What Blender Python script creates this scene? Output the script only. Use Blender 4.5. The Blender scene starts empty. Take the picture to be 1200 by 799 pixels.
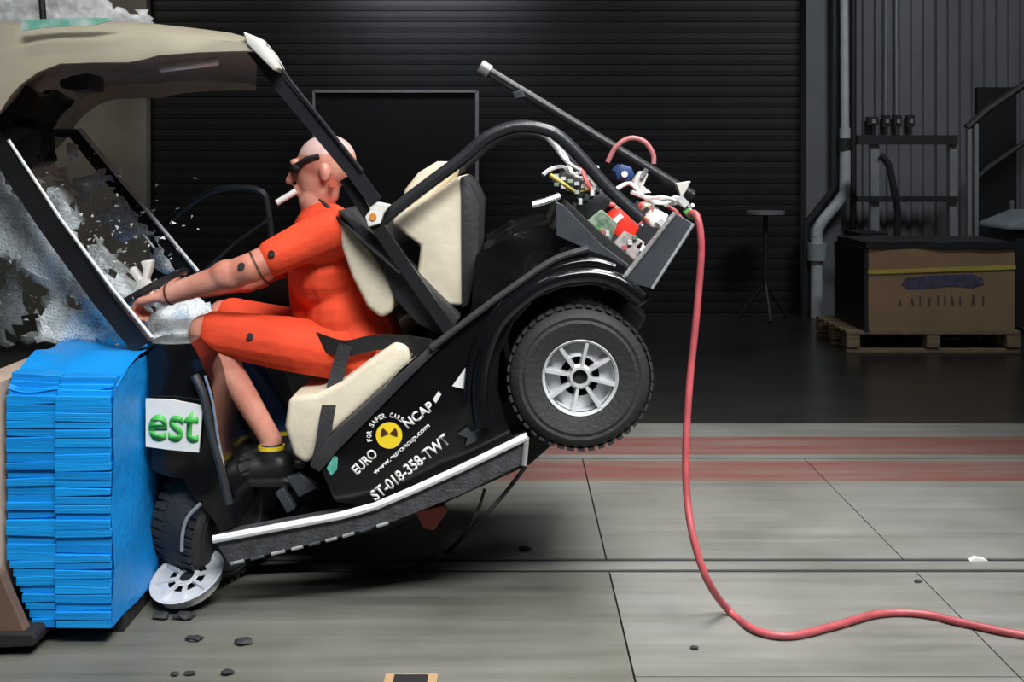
import bpy, bmesh, math, random
from mathutils import Vector, Matrix, noise
random.seed(7)
S = bpy.context.scene
C = S.collection
PI = math.pi

# ------------------------------------------------------------------ camera
F = 1350.0; CX = 600.0; HZ = 190.0; CH = 1.41           # focal length in px, horizon row, eye height
cam = bpy.data.cameras.new('camera'); cam.sensor_width = 36.0
cam.lens = 36.0 * F / 1200.0; cam.shift_y = -(399.5 - HZ) / 1200.0
co = bpy.data.objects.new('camera', cam); C.objects.link(co)
co.location = (0, 0, CH); co.rotation_euler = (PI / 2, 0, 0)
S.camera = co
# ------------------------------------------------------------------ world, lamps, exposure
wd = bpy.data.worlds.new('hall_air'); S.world = wd; wd.use_nodes = True
wd.node_tree.nodes['Background'].inputs[0].default_value = (0.75, 0.85, 1.0, 1)
wd.node_tree.nodes['Background'].inputs[1].default_value = 0.02
S.view_settings.view_transform = 'Standard'; S.view_settings.look = 'None'
S.view_settings.gamma = 1.0; S.view_settings.use_curve_mapping = False
S.view_settings.exposure = 0.0
def area(name, loc, target, sx, sy, power, spread, col=(1, 1, 1)):
    l = bpy.data.lights.new(name, 'AREA'); l.shape = 'RECTANGLE'; l.size = sx; l.size_y = sy
    l.energy = power; l.color = col; l.spread = math.radians(spread)
    o = bpy.data.objects.new(name, l); C.objects.link(o); o.location = loc
    d = Vector(target) - Vector(loc)
    o.rotation_euler = d.to_track_quat('-Z', 'Y').to_euler()
    return o
area('film_lamp_bank_overhead', (1.5, 4.0, 5.2), (0.5, 4.1, 0), 4.5, 1.2, 66, 62, (1.0, 0.98, 0.94))
area('film_lamp_bank_front', (1.2, 0.6, 4.6), (0.1, 3.9, 0.4), 4.5, 0.9, 64, 58, (0.96, 0.98, 1.0))
for lx in (-1.6, 0.2, 2.0): area('added_strip_light', (lx, 2.4, 4.9), (lx, 3.6, 0), 1.3, 0.12, 9, 150)  # unseen strip lights, added for small highlights on the black bodywork
area('hall_lamp_by_shutter', (-0.8, 10.1, 3.55), (-0.8, 10.68, 3.0), 1.4, 0.2, 20, 150, (0.85, 0.9, 1.0))
area('hall_lamp_right', (3.4, 6.6, 5.0), (3.4, 10.4, 1.0), 1.5, 0.4, 26, 100, (0.9, 0.95, 1.0))
area('hall_lamp_left', (-4.2, 8.2, 4.6), (-4.0, 10.6, 1.6), 1.0, 0.4, 11, 120, (1.0, 0.95, 0.85))

# ------------------------------------------------------------------ materials
def nodes(name):
    m = bpy.data.materials.new(name); m.use_nodes = True
    nt = m.node_tree; return m, nt, nt.nodes['Principled BSDF']
def mat(name, col, rough=0.5, metal=0.0, var=0.12, scale=9.0, bump=0.0, bscale=60.0, col2=None, coat=0.0, stretch=None, spec=None):
    m, nt, b = nodes(name)
    tc = nt.nodes.new('ShaderNodeTexCoord'); mp = nt.nodes.new('ShaderNodeMapping')
    nt.links.new(tc.outputs['Object'], mp.inputs[0])
    if stretch: mp.inputs['Scale'].default_value = stretch
    n = nt.nodes.new('ShaderNodeTexNoise'); n.inputs['Scale'].default_value = scale; n.inputs['Detail'].default_value = 5
    nt.links.new(mp.outputs[0], n.inputs[0])
    r = nt.nodes.new('ShaderNodeValToRGB')
    a = [max(0, c * (1 - var)) for c in col]; c2 = col2 or [min(1, c * (1 + var)) for c in col]
    r.color_ramp.elements[0].position = 0.35; r.color_ramp.elements[1].position = 0.68
    r.color_ramp.elements[0].color = (*a, 1); r.color_ramp.elements[1].color = (*c2, 1)
    nt.links.new(n.outputs[0], r.inputs[0]); nt.links.new(r.outputs[0], b.inputs['Base Color'])
    b.inputs['Roughness'].default_value = rough; b.inputs['Metallic'].default_value = metal
    b.inputs['Coat Weight'].default_value = coat
    if spec is not None: b.inputs['Specular IOR Level'].default_value = spec
    if bump:
        n2 = nt.nodes.new('ShaderNodeTexNoise'); n2.inputs['Scale'].default_value = bscale; n2.inputs['Detail'].default_value = 4
        nt.links.new(mp.outputs[0], n2.inputs[0])
        bp = nt.nodes.new('ShaderNodeBump'); bp.inputs['Strength'].default_value = bump; bp.inputs['Distance'].default_value = 0.01
        nt.links.new(n2.outputs[0], bp.inputs['Height']); nt.links.new(bp.outputs[0], b.inputs['Normal'])
    return m
M = {}
M['black_gloss'] = mat('black_gloss', (0.005, 0.005, 0.006), 0.16, coat=0.3, spec=.4, bump=0.12, bscale=14)
M['black_crumple'] = mat('black_crumple', (0.006, 0.006, 0.007), 0.14, coat=0.5, bump=0.8, bscale=16)
M['black_satin'] = mat('black_satin', (0.012, 0.012, 0.014), 0.38, bump=0.08)
M['black_tube'] = mat('black_tube', (0.02, 0.021, 0.024), 0.32, bump=0.1, bscale=90)
M['dark_plastic'] = mat('dark_plastic', (0.028, 0.028, 0.031), 0.5, bump=0.15)
M['dark_metal'] = mat('dark_metal', (0.012, 0.012, 0.012), 0.7, bump=0.2)  # near-black metal for undercarriage, tub, tray bed and barrier supports
M['rubber'] = mat('rubber', (0.022, 0.022, 0.023), 0.68, bump=0.3, bscale=70)
M['silver'] = mat('silver', (0.62, 0.63, 0.64), 0.32, 0.2, bump=0.15, bscale=50)
M['chrome_trim'] = mat('chrome_trim', (0.75, 0.75, 0.75), 0.25, 0.8, bump=0.3, bscale=45)
M['bright_trim'] = mat('bright_trim', (0.8, 0.8, 0.8), 0.3, 0.15)
M['running_board'] = mat('running_board', (0.06, 0.06, 0.065), 0.55, 0.2, bump=0.5, bscale=110, var=0.35, scale=30)
M['cream'] = mat('cream', (0.385, 0.345, 0.255), 0.5, bump=0.1, bscale=20, var=0.08, scale=4)
M['cream_seat'] = mat('cream_seat', (0.70, 0.62, 0.47), 0.55, bump=0.35, bscale=16, var=0.07, scale=6)
M['liner'] = mat('liner', (0.26, 0.255, 0.225), 0.8, var=0.2, scale=5)
M['grey_metal'] = mat('grey_metal', (0.075, 0.083, 0.095), 0.4, 0.5, bump=0.1)
M['strap'] = mat('strap', (0.012, 0.012, 0.013), 0.7, bump=0.3, bscale=150)
M['skin'] = mat('skin', (0.60, 0.215, 0.145), 0.36, col2=(0.76, 0.38, 0.28), scale=7, bump=0.1, bscale=25, spec=0.4)
M['orange'] = mat('orange', (0.80, 0.075, 0.028), 0.75, var=0.1, scale=8, bump=1.0, bscale=11, spec=0.2)
M['shoe'] = mat('shoe', (0.015, 0.015, 0.016), 0.5)
M['white'] = mat('white', (0.75, 0.75, 0.72), 0.5, var=0.06)
M['white_part'] = mat('white_part', (0.8, 0.78, 0.72), 0.45, var=0.1)
M['green_print'] = mat('green_print', (0.06, 0.45, 0.07), 0.5, var=0.08)
M['teal'] = mat('teal', (0.10, 0.42, 0.32), 0.5, var=0.3, scale=30)
M['yellow'] = mat('yellow', (0.85, 0.62, 0.02), 0.45, var=0.05)
M['brown_print'] = mat('brown_print', (0.07, 0.02, 0.005), 0.5)
M['red'] = mat('red', (0.75, 0.03, 0.015), 0.4, var=0.15)
M['red_hose'] = mat('red_hose', (0.40, 0.075, 0.085), 0.42, var=0.2, scale=14)
M['blue_cap'] = mat('blue_cap', (0.02, 0.05, 0.16), 0.4)
M['pcb'] = mat('pcb', (0.12, 0.28, 0.16), 0.5, col2=(0.5, 0.55, 0.45), scale=40)
M['pink_wire'] = mat('pink_wire', (0.6, 0.12, 0.12), 0.5)
M['brown_paper'] = mat('brown_paper', (0.36, 0.23, 0.13), 0.85, var=0.1, scale=3, bump=0.1)
M['wood'] = mat('wood', (0.28, 0.2, 0.12), 0.8, var=0.25, scale=12, stretch=(1, 8, 8))
M['strap_yellow'] = mat('strap_yellow', (0.62, 0.50, 0.10), 0.5, var=0.1)
M['faded_ink'] = mat('faded_ink', (0.10, 0.09, 0.16), 0.85, var=0.3, scale=25)
M['dark_ink'] = mat('dark_ink', (0.13, 0.09, 0.07), 0.85)
M['wall_grey'] = mat('wall_grey', (0.17, 0.175, 0.185), 0.6, var=0.12, scale=2)
M['wall_brown'] = mat('wall_brown', (0.30, 0.28, 0.24), 0.75, var=0.25, scale=1.6)
M['shutter'] = mat('shutter', (0.011, 0.011, 0.012), 0.55, var=0.2, scale=3)
M['board_black'] = mat('board_black', (0.008, 0.008, 0.009), 0.7)
M['frame_light'] = mat('frame_light', (0.45, 0.46, 0.47), 0.4, 0.3)
M['pipe'] = mat('pipe', (0.62, 0.64, 0.66), 0.35, 0.1, var=0.1)
M['pipe_flange'] = mat('pipe_flange', (0.40, 0.46, 0.47), 0.5, 0.2)
M['rail_dark'] = mat('rail_dark', (0.025, 0.026, 0.028), 0.5)
M['rail_steel'] = mat('rail_steel', (0.35, 0.36, 0.37), 0.45, 0.4)
M['tarp'] = mat('tarp', (0.22, 0.25, 0.27), 0.6, bump=0.4, bscale=8)
M['base_dark'] = mat('base_dark', (0.012, 0.012, 0.012), 0.8)
M['beige_plate'] = mat('beige_plate', (0.55, 0.42, 0.32), 0.6)
M['brown_plate'] = mat('brown_plate', (0.15, 0.09, 0.06), 0.6)

def blue_foil():
    m, nt, b = nodes('blue_honeycomb')
    oi = nt.nodes.new('ShaderNodeObjectInfo'); r = nt.nodes.new('ShaderNodeValToRGB')
    r.color_ramp.elements[0].color = (0.003, 0.26, 0.72, 1); r.color_ramp.elements[1].color = (0.006, 0.37, 0.92, 1)
    nt.links.new(oi.outputs['Random'], r.inputs[0]); nt.links.new(r.outputs[0], b.inputs['Base Color'])
    b.inputs['Roughness'].default_value = 0.42; b.inputs['Metallic'].default_value = 0.1
    tc = nt.nodes.new('ShaderNodeTexCoord'); n = nt.nodes.new('ShaderNodeTexNoise'); n.inputs['Scale'].default_value = 5; n.inputs['Detail'].default_value = 4
    mp = nt.nodes.new('ShaderNodeMapping'); mp.inputs['Scale'].default_value = (1.5, 1, 45); nt.links.new(tc.outputs['Object'], mp.inputs[0]); nt.links.new(mp.outputs[0], n.inputs[0])
    bp = nt.nodes.new('ShaderNodeBump'); bp.inputs['Strength'].default_value = 0.35; bp.inputs['Distance'].default_value = 0.01
    nt.links.new(n.outputs[0], bp.inputs['Height']); nt.links.new(bp.outputs[0], b.inputs['Normal'])
    return m
M['blue'] = blue_foil()

def shattered():
    m, nt, b = nodes('shattered_glass')
    tc = nt.nodes.new('ShaderNodeTexCoord')
    v = nt.nodes.new('ShaderNodeTexVoronoi'); v.feature = 'DISTANCE_TO_EDGE'; v.inputs['Scale'].default_value = 75
    n = nt.nodes.new('ShaderNodeTexNoise'); n.inputs['Scale'].default_value = 9; n.inputs['Detail'].default_value = 6
    nt.links.new(tc.outputs['Object'], v.inputs[0]); nt.links.new(tc.outputs['Object'], n.inputs[0])
    r1 = nt.nodes.new('ShaderNodeMapRange'); r1.inputs[1].default_value = 0.0; r1.inputs[2].default_value = 0.12
    r1.inputs[3].default_value = 1.0; r1.inputs[4].default_value = 0.15
    nt.links.new(v.outputs[0], r1.inputs[0])
    r2 = nt.nodes.new('ShaderNodeMapRange'); r2.inputs[1].default_value = 0.38; r2.inputs[2].default_value = 0.62
    r2.inputs[3].default_value = 0.12; r2.inputs[4].default_value = 0.95
    nt.links.new(n.outputs[0], r2.inputs[0])
    mx = nt.nodes.new('ShaderNodeMath'); mx.operation = 'MULTIPLY_ADD'; mx.use_clamp = True
    nt.links.new(r1.outputs[0], mx.inputs[0]); mx.inputs[1].default_value = 0.45; nt.links.new(r2.outputs[0], mx.inputs[2])
    b.inputs['Base Color'].default_value = (0.76, 0.83, 0.84, 1); b.inputs['Roughness'].default_value = 0.3
    nt.links.new(mx.outputs[0], b.inputs['Alpha'])
    bp = nt.nodes.new('ShaderNodeBump'); bp.inputs['Strength'].default_value = 0.6; bp.inputs['Distance'].default_value = 0.01
    nt.links.new(v.outputs[0], bp.inputs['Height']); nt.links.new(bp.outputs[0], b.inputs['Normal'])
    return m
M['glass'] = shattered()

def floor_mat(name, base, light, rough, stripes):
    m, nt, b = nodes(name); N = nt.nodes.new; L = nt.links.new
    g = N('ShaderNodeNewGeometry')
    mp = N('ShaderNodeMapping'); mp.inputs['Scale'].default_value = (0.5, 6.0, 1.0); L(g.outputs['Position'], mp.inputs[0])
    n = N('ShaderNodeTexNoise'); n.inputs['Scale'].default_value = 2.2; n.inputs['Detail'].default_value = 8; n.inputs['Roughness'].default_value = 0.62
    L(mp.outputs[0], n.inputs[0])
    n2 = N('ShaderNodeTexNoise'); n2.inputs['Scale'].default_value = 1.5; n2.inputs['Detail'].default_value = 6; L(g.outputs['Position'], n2.inputs[0])
    ad = N('ShaderNodeMath'); ad.operation = 'MULTIPLY_ADD'; ad.inputs[1].default_value = 0.55; ad.use_clamp = True
    L(n2.outputs[0], ad.inputs[0])
    hf = N('ShaderNodeMath'); hf.operation = 'MULTIPLY'; hf.inputs[1].default_value = 0.45; L(n.outputs[0], hf.inputs[0]); L(hf.outputs[0], ad.inputs[2])
    r = N('ShaderNodeValToRGB'); r.color_ramp.elements[0].position = 0.36; r.color_ramp.elements[1].position = 0.64
    r.color_ramp.elements[0].color = (*base, 1); r.color_ramp.elements[1].color = (*light, 1)
    L(ad.outputs[0], r.inputs[0]); out = r.outputs[0]
    if stripes:                                   # worn red floor paint in two bands
        sx = N('ShaderNodeSeparateXYZ'); L(g.outputs['Position'], sx.inputs[0])
        def band(y0, y1):
            a = N('ShaderNodeMath'); a.operation = 'GREATER_THAN'; a.inputs[1].default_value = y0; L(sx.outputs[1], a.inputs[0])
            c = N('ShaderNodeMath'); c.operation = 'LESS_THAN'; c.inputs[1].default_value = y1; L(sx.outputs[1], c.inputs[0])
            d = N('ShaderNodeMath'); d.operation = 'MULTIPLY'; L(a.outputs[0], d.inputs[0]); L(c.outputs[0], d.inputs[1]); return d
        s = N('ShaderNodeMath'); s.operation = 'ADD'; L(band(5.10, 5.44).outputs[0], s.inputs[0]); L(band(5.56, 5.92).outputs[0], s.inputs[1])
        wr = N('ShaderNodeMapRange'); wr.inputs[1].default_value = 0.36; wr.inputs[2].default_value = 0.6; wr.inputs[3].default_value = 0.95; wr.inputs[4].default_value = 0.6
        L(n.outputs[0], wr.inputs[0])
        k = N('ShaderNodeMath'); k.operation = 'MULTIPLY'; L(s.outputs[0], k.inputs[0]); L(wr.outputs[0], k.inputs[1])
        mx = N('ShaderNodeMix'); mx.data_type = 'RGBA'; L(k.outputs[0], mx.inputs[0]); L(out, mx.inputs[6]); mx.inputs[7].default_value = (0.185, 0.062, 0.05, 1)
        out = mx.outputs[2]
    L(out, b.inputs['Base Color']); b.inputs['Roughness'].default_value = rough
    bp = N('ShaderNodeBump'); bp.inputs['Strength'].default_value = 0.12; bp.inputs['Distance'].default_value = 0.01
    L(n.outputs[0], bp.inputs['Height']); L(bp.outputs[0], b.inputs['Normal'])
    return m
M['floor'] = floor_mat('concrete_floor', (0.118, 0.119, 0.103), (0.222, 0.223, 0.208), 0.5, True)
M['floor_olive'] = floor_mat('dark_olive_concrete', (0.085, 0.086, 0.068), (0.175, 0.175, 0.152), 0.5, True)  # darker, more olive base colour for the front left slabs
M['floor_back'] = floor_mat('dark_coated_floor', (0.016, 0.016, 0.0155), (0.032, 0.032, 0.03), 0.28, False)

# ------------------------------------------------------------------ builders
def W(px, py, Y): return Vector(((px - CX) * Y / F, Y, CH - (py - HZ) * Y / F))
def tag(o, label=None, cat=None, group=None, kind=None):
    if label: o['label'] = label
    if cat: o['category'] = cat
    if group: o['group'] = group
    if kind: o['kind'] = kind
    return o
def thing(name, label, cat, loc, group=None):
    o = bpy.data.objects.new(name, None); C.objects.link(o); o.location = loc; o.empty_display_size = 0.1
    return tag(o, label, cat, group)
def root_loc(o):
    while o.parent: o = o.parent
    return Vector(o.location)
class MB:
    def __init__(self): self.b = bmesh.new()
    def poly(self, vs):
        v = [self.b.verts.new(p) for p in vs]
        return self.b.faces.new(v)
    def box(self, c, s, R=None):
        r = bmesh.ops.create_cube(self.b, size=1.0)['verts']
        for v in r:
            p = Vector((v.co.x * s[0], v.co.y * s[1], v.co.z * s[2]))
            v.co = (R @ p if R else p) + Vector(c)
        return self
    def prism(self, pts, y0, y1, bevel=0.0, seg=2, dz=0.0):
        """side outline given as (X, Z) points, extruded across the width from y0 to y1"""
        a = [self.b.verts.new((p[0], y0, p[1])) for p in pts]; c = [self.b.verts.new((p[0], y1, p[1] + dz)) for p in pts]
        n = len(pts); fs = [self.b.faces.new(a), self.b.faces.new(c[::-1])]
        for i in range(n): fs.append(self.b.faces.new((a[i], c[i], c[(i + 1) % n], a[(i + 1) % n])))
        bmesh.ops.recalc_face_normals(self.b, faces=fs)
        if bevel:
            es = set()
            for f in fs:
                for e in f.edges: es.add(e)
            es = [e for e in es if len(e.link_faces) == 2 and e.calc_face_angle(0) > 0.6]
            bmesh.ops.bevel(self.b, geom=es, offset=bevel, segments=seg, profile=0.5, affect='EDGES', clamp_overlap=True)
        return self
    def tube(self, pts, r, n=10, close=False):
        pts = [Vector(p) for p in pts]; k = len(pts); rs = r if isinstance(r, (list, tuple)) else [r] * k
        rings = []; up = None
        for i in range(k):
            t = (pts[min(i + 1, k - 1)] - pts[max(i - 1, 0)]) if not close else (pts[(i + 1) % k] - pts[i - 1])
            t.normalize()
            if up is None: up = t.orthogonal().normalized()
            up = (up - t * up.dot(t)).normalized(); sd = t.cross(up)
            rings.append([self.b.verts.new(pts[i] + (up * math.cos(2 * PI * j / n) + sd * math.sin(2 * PI * j / n)) * rs[i]) for j in range(n)])
        m = k if close else k - 1
        for i in range(m):
            A = rings[i]; B = rings[(i + 1) % k]
            for j in range(n): self.b.faces.new((A[j], A[(j + 1) % n], B[(j + 1) % n], B[j]))
        if not close: self.b.faces.new(rings[0][::-1]); self.b.faces.new(rings[-1])
        return self
    def ball(self, c, r, s=(1, 1, 1), R=None, u=16, v=10):
        vs = bmesh.ops.create_uvsphere(self.b, u_segments=u, v_segments=v, radius=1.0)['verts']
        for q in vs:
            p = Vector((q.co.x * s[0] * r, q.co.y * s[1] * r, q.co.z * s[2] * r)); q.co = (R @ p if R else p) + Vector(c)
        return self
    def limb(self, p0, p1, r0, r1, n=14, flat=1.0):
        p0 = Vector(p0); p1 = Vector(p1)
        self.tube([p0 + (p1 - p0) * t for t in (0, .25, .5, .75, 1)], [r0 + (r1 - r0) * t for t in (0, .25, .5, .75, 1)], n)
        self.ball(p0, r0); self.ball(p1, r1); return self
    def lathe(self, prof, mtx, n=32, cap=False):
        """profile of (radius, height along local -Y)"""
        rings = []
        for (r, h) in prof:
            rings.append([self.b.verts.new(mtx @ Vector((r * math.cos(2 * PI * j / n), -h, r * math.sin(2 * PI * j / n)))) for j in range(n)])
        for a, c in zip(rings, rings[1:]):
            for j in range(n): self.b.faces.new((a[j], a[(j + 1) % n], c[(j + 1) % n], c[j]))
        if cap: self.b.faces.new(rings[0]); self.b.faces.new(rings[-1][::-1])
        return self
    def ribbon(self, pts, w, t, side):
        """flat strap: points, width along 'side' direction per point, thickness t"""
        pts = [Vector(p) for p in pts]; rows = []
        for i, p in enumerate(pts):
            d = (pts[min(i + 1, len(pts) - 1)] - pts[max(i - 1, 0)]).normalized()
            s = Vector(side[i] if isinstance(side, list) else side); s = (s - d * s.dot(d)).normalized(); nn = d.cross(s)
            rows.append([self.b.verts.new(p + s * a * w / 2 + nn * c * t / 2) for a, c in ((-1, -1), (1, -1), (1, 1), (-1, 1))])
        for A, B in zip(rows, rows[1:]):
            for j in range(4): self.b.faces.new((A[j], A[(j + 1) % 4], B[(j + 1) % 4], B[j]))
        self.b.faces.new(rows[0][::-1]); self.b.faces.new(rows[-1]); return self
    def build(self, name, m, parent=None, smooth=40, loc=None, recalc=True):
        if recalc: bmesh.ops.recalc_face_normals(self.b, faces=self.b.faces[:])
        off = root_loc(parent) if parent else (Vector(loc) if loc is not None else Vector())
        for v in self.b.verts: v.co -= off
        me = bpy.data.meshes.new(name); self.b.to_mesh(me); self.b.free()
        me.materials.append(M[m] if isinstance(m, str) else m)
        if smooth:
            for p in me.polygons: p.use_smooth = True
            me.set_sharp_from_angle(angle=math.radians(smooth))
        o = bpy.data.objects.new(name, me); C.objects.link(o)
        if parent: o.parent = parent
        else: o.location = off
        return o
def pp(pts, Y): return [((x - CX) * Y / F, CH - (y - HZ) * Y / F) for x, y in pts]      # photo outline -> metres at depth Y
def curve(pts, k=6):
    """smooth a polyline (Catmull-Rom)"""
    P = [Vector(p) for p in pts]; out = []
    for i in range(len(P) - 1):
        a, b, c, d = P[max(i - 1, 0)], P[i], P[i + 1], P[min(i + 2, len(P) - 1)]
        for s in range(k):
            t = s / k
            out.append(0.5 * ((2 * b) + (c - a) * t + (2 * a - 5 * b + 4 * c - d) * t * t + (3 * b - a - 3 * c + d) * t ** 3))
    out.append(P[-1]); return out
def crumple(b, amt, sc, seed=0):
    for v in b.verts: v.co += noise.noise_vector(v.co * sc + Vector((seed * 7.3, seed, 0))) * amt
def text(body, o, wpx, hpx, ang, Y, m, name, parent, px=True, shear=0.0):
    """raised lettering fitted to a width and height, lying in a plane that faces -Y; o = lower-left corner in photo px"""
    me = GLYPH[body].copy()
    xs = [v.co.x for v in me.vertices]; ys = [v.co.y for v in me.vertices]
    k = Y / F; sx = wpx * k / (max(xs) - min(xs)); sy = hpx * k / (max(ys) - min(ys)); x0 = min(xs); y0 = min(ys)
    O = W(o[0], o[1], Y) - (root_loc(parent) if parent else Vector()); ca, sa = math.cos(ang), math.sin(ang)
    for v in me.vertices:
        x = (v.co.x - x0) * sx + shear * (v.co.y - y0) * sy; y = (v.co.y - y0) * sy
        v.co = O + Vector((x * ca - y * sa, 0, x * sa + y * ca))
    bm = bmesh.new(); bm.from_mesh(me)
    r = bmesh.ops.extrude_face_region(bm, geom=bm.faces[:])
    for g in r['geom']:
        if isinstance(g, bmesh.types.BMVert): g.co.y -= 0.0015
    bmesh.ops.recalc_face_normals(bm, faces=bm.faces[:]); bm.to_mesh(me); bm.free()
    me.name = name; me.materials.clear(); me.materials.append(M[m])
    ob = bpy.data.objects.new(name, me); C.objects.link(ob); ob.parent = parent
    return ob
def dup(o, parent=None, loc=None, mesh=True):
    c = o.copy(); C.objects.link(c); c.parent = parent
    if loc is not None: c.location = loc
    return c

# lettering outlines, made once while the scene is still light
GLYPH = {}; tmp = []
for tx in ['est', 'EURO', 'NCAP', 'www.euroncap.com', 'ST-018-358-TWT'] + sorted(set('FORSAFERCARS')):
    cu = bpy.data.curves.new('t', 'FONT'); cu.body = tx; cu.offset = 0.02 if tx == 'est' else 0.03
    to = bpy.data.objects.new('t', cu); C.objects.link(to); tmp.append((tx, to, cu))
dg = bpy.context.evaluated_depsgraph_get()
for tx, to, cu in tmp: GLYPH[tx] = bpy.data.meshes.new_from_object(to.evaluated_get(dg))
for tx, to, cu in tmp: bpy.data.objects.remove(to); bpy.data.curves.remove(cu)

# ================================================================== THE HALL
# floor: concrete slabs with open joints, filled tow-track slots, dark coated area behind
fl = MB().box((0, 4.5, -0.16), (16, 16, 0.24)).build('floor', 'base_dark', smooth=0, loc=(0, 4.5, 0))
tag(fl, kind='structure')
cells = []
for (y0, y1) in ((-2.0, 0.95), (0.954, 3.155), (3.16, 3.962), (4.10, 5.476)):
    for (a, c) in ((0.338, 1.388), (1.392, 6.0)): cells.append((a, c, y0, y1))
cells += [(-6.0, 0.332, -2.0, 1.6), (-6.0, 0.332, 1.604, 3.962), (-6.0, 0.332, 4.10, 5.476), (-6.0, 6.0, 3.99, 4.072), (-6.0, 6.0, 5.492, 6.22)]
for (a, c, y0, y1) in cells:
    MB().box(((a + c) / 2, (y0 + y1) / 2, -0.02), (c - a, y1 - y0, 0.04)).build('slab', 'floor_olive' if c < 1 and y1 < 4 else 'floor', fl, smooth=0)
MB().box((0, 8.5, -0.02), (12.0, 4.55, 0.04)).build('coated_slab', 'floor_back', fl, smooth=0)
for y0, y1 in ((3.962, 3.99), (4.072, 4.10), (5.476, 5.492)):
    MB().box((0, (y0 + y1) / 2, -.022), (12.0, y1 - y0, .036)).build('slot_shade_strip', 'base_dark', fl, smooth=0)  # near-flush black filler stands in for the shade inside the slots
# walls
BW = 10.68
def struct(o): return tag(o, kind='structure')
struct(MB().box((-4.2 - 0.5, BW + 0.08, 2.5), (2.62, 0.16, 5.0)).build('wall_back', 'wall_brown', smooth=0, loc=(-4.7, BW, 0)))
struct(MB().box((0, BW + 0.12, 5.6), (12.0, 0.2, 1.2)).build('wall_upper', 'wall_brown', smooth=0, loc=(0, BW, 5)))
dr = tag(MB().box((-0.35, BW + 0.16, 2.5), (6.12, 0.06, 5.0)).build('door_1', 'shutter', smooth=0, loc=(-0.35, BW + .16, 0)), kind='structure')
slm = MB(); prof = [(0.0, 0.0), (-0.004, 0.005), (-0.006, 0.05), (-0.004, 0.097), (0.0, 0.1)]
for i in range(len(prof) - 1):
    (ya, za), (yb, zb) = prof[i], prof[i + 1]
    slm.poly([(-3.06, ya, za), (3.06, ya, za), (3.06, yb, zb), (-3.06, yb, zb)])
slm.poly([(-3.06, p[0], p[1]) for p in prof]); slm.poly([(3.06, p[0], p[1]) for p in prof[::-1]])
slm.poly([(-3.06, 0, 0.1), (3.06, 0, 0.1), (3.06, 0, 0), (-3.06, 0, 0)])
sl = slm.build('slat', 'shutter', smooth=60)
sl.parent = dr; sl.location = (0, -0.031, 0.0)
for i in range(1, 48):
    c = dup(sl, dr, (0, -0.031, i * 0.101))
# right part: flat light pier, then ribbed cladding panels
wr = struct(MB().box((2.87, BW + 0.06, 2.5), (0.32, 0.28, 5.0)).build('wall_right', 'wall_grey', smooth=0, loc=(2.87, BW, 0)))
x = 3.04; pm = None
for i in range(4):
    if pm is None:
        mb = MB(); nrib = 8; pr = []
        for k in range(nrib):
            u = k * 0.9 / nrib; s = 0.9 / nrib
            pr += [(u, 0), (u + s * .55, 0), (u + s * .65, 0.03), (u + s * .9, 0.03)]
        pr.append((0.9, 0))
        for (a, b_), (c, d) in zip(pr, pr[1:]): mb.poly([(a, b_, 0), (c, d, 0), (c, d, 5.0), (a, b_, 5.0)])
        mb.poly([(0, 0.08, 0), (0, 0.08, 5), (0.9, 0.08, 5), (0.9, 0.08, 0)])
        pm = mb.build('panel', 'wall_grey', smooth=0); pm.parent = wr; o = pm
    else: o = dup(pm, wr)
    o.location = Vector((x + i * 0.905, BW + 0.02, 0)) - Vector((2.87, BW, 0))
struct(MB().box((6.08, 4.6, 2.5), (0.16, 13.0, 5.0)).build('wall_east', 'wall_grey', smooth=0, loc=(6, 4.6, 0)))
struct(MB().box((-6.08, 4.6, 2.5), (0.16, 13.0, 5.0)).build('wall_west', 'wall_brown', smooth=0, loc=(-6, 4.6, 0)))

# framed black board on the shutter
Yb = 10.60
a = W(368, 107, Yb); c = W(559, 335, Yb); cx = (a.x + c.x) / 2; cz = (a.z + c.z) / 2; w = c.x - a.x; h = a.z - c.z
bd = thing('display_board', 'large black board with a thin pale frame standing before the dark shutter', 'board', (cx, Yb, c.z))
MB().box((cx, Yb + 0.02, cz), (w, 0.03, h)).build('panel', 'board_black', bd, smooth=0)
for (bc, bs) in (((cx, Yb, a.z), (w, .03, .025)), ((cx, Yb, c.z), (w, .03, .025)), ((a.x, Yb, cz), (.022, .03, h)), ((c.x, Yb, cz), (.03, .03, h))):
    MB().box(bc, bs).build('frame_bar', 'frame_light', bd, smooth=0)

for x in (a.x + .1, c.x - .1): MB().box((x, Yb + .02, c.z / 2), (.04, .03, c.z)).build('leg', 'rail_dark', bd, smooth=0)
# tall stand with small round top
p = W(897, 369, 10.3); p.z = 0; zt = W(897, 247, 10.3).z
st = thing('tripod_stand', 'tall dark stand with small round grey top in front of the shutter', 'stand', p)
MB().lathe([(0.0, zt), (.17, zt), (.17, zt - .03), (0, zt - .03)], Matrix.Translation(p) @ Matrix.Rotation(-PI / 2, 4, 'X'), 20).build('round_top', 'rail_steel', st)
MB().tube([p + Vector((0, 0, .28)), p + Vector((0, 0, zt - .02))], .022).build('pole', 'rail_dark', st)
for k in range(3):
    an = k * 2 * PI / 3 + .5
    MB().tube([p + Vector((0, 0, .33)), p + Vector((.24 * math.cos(an), .24 * math.sin(an), .015))], .016).build('leg', 'rail_dark', st)

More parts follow.
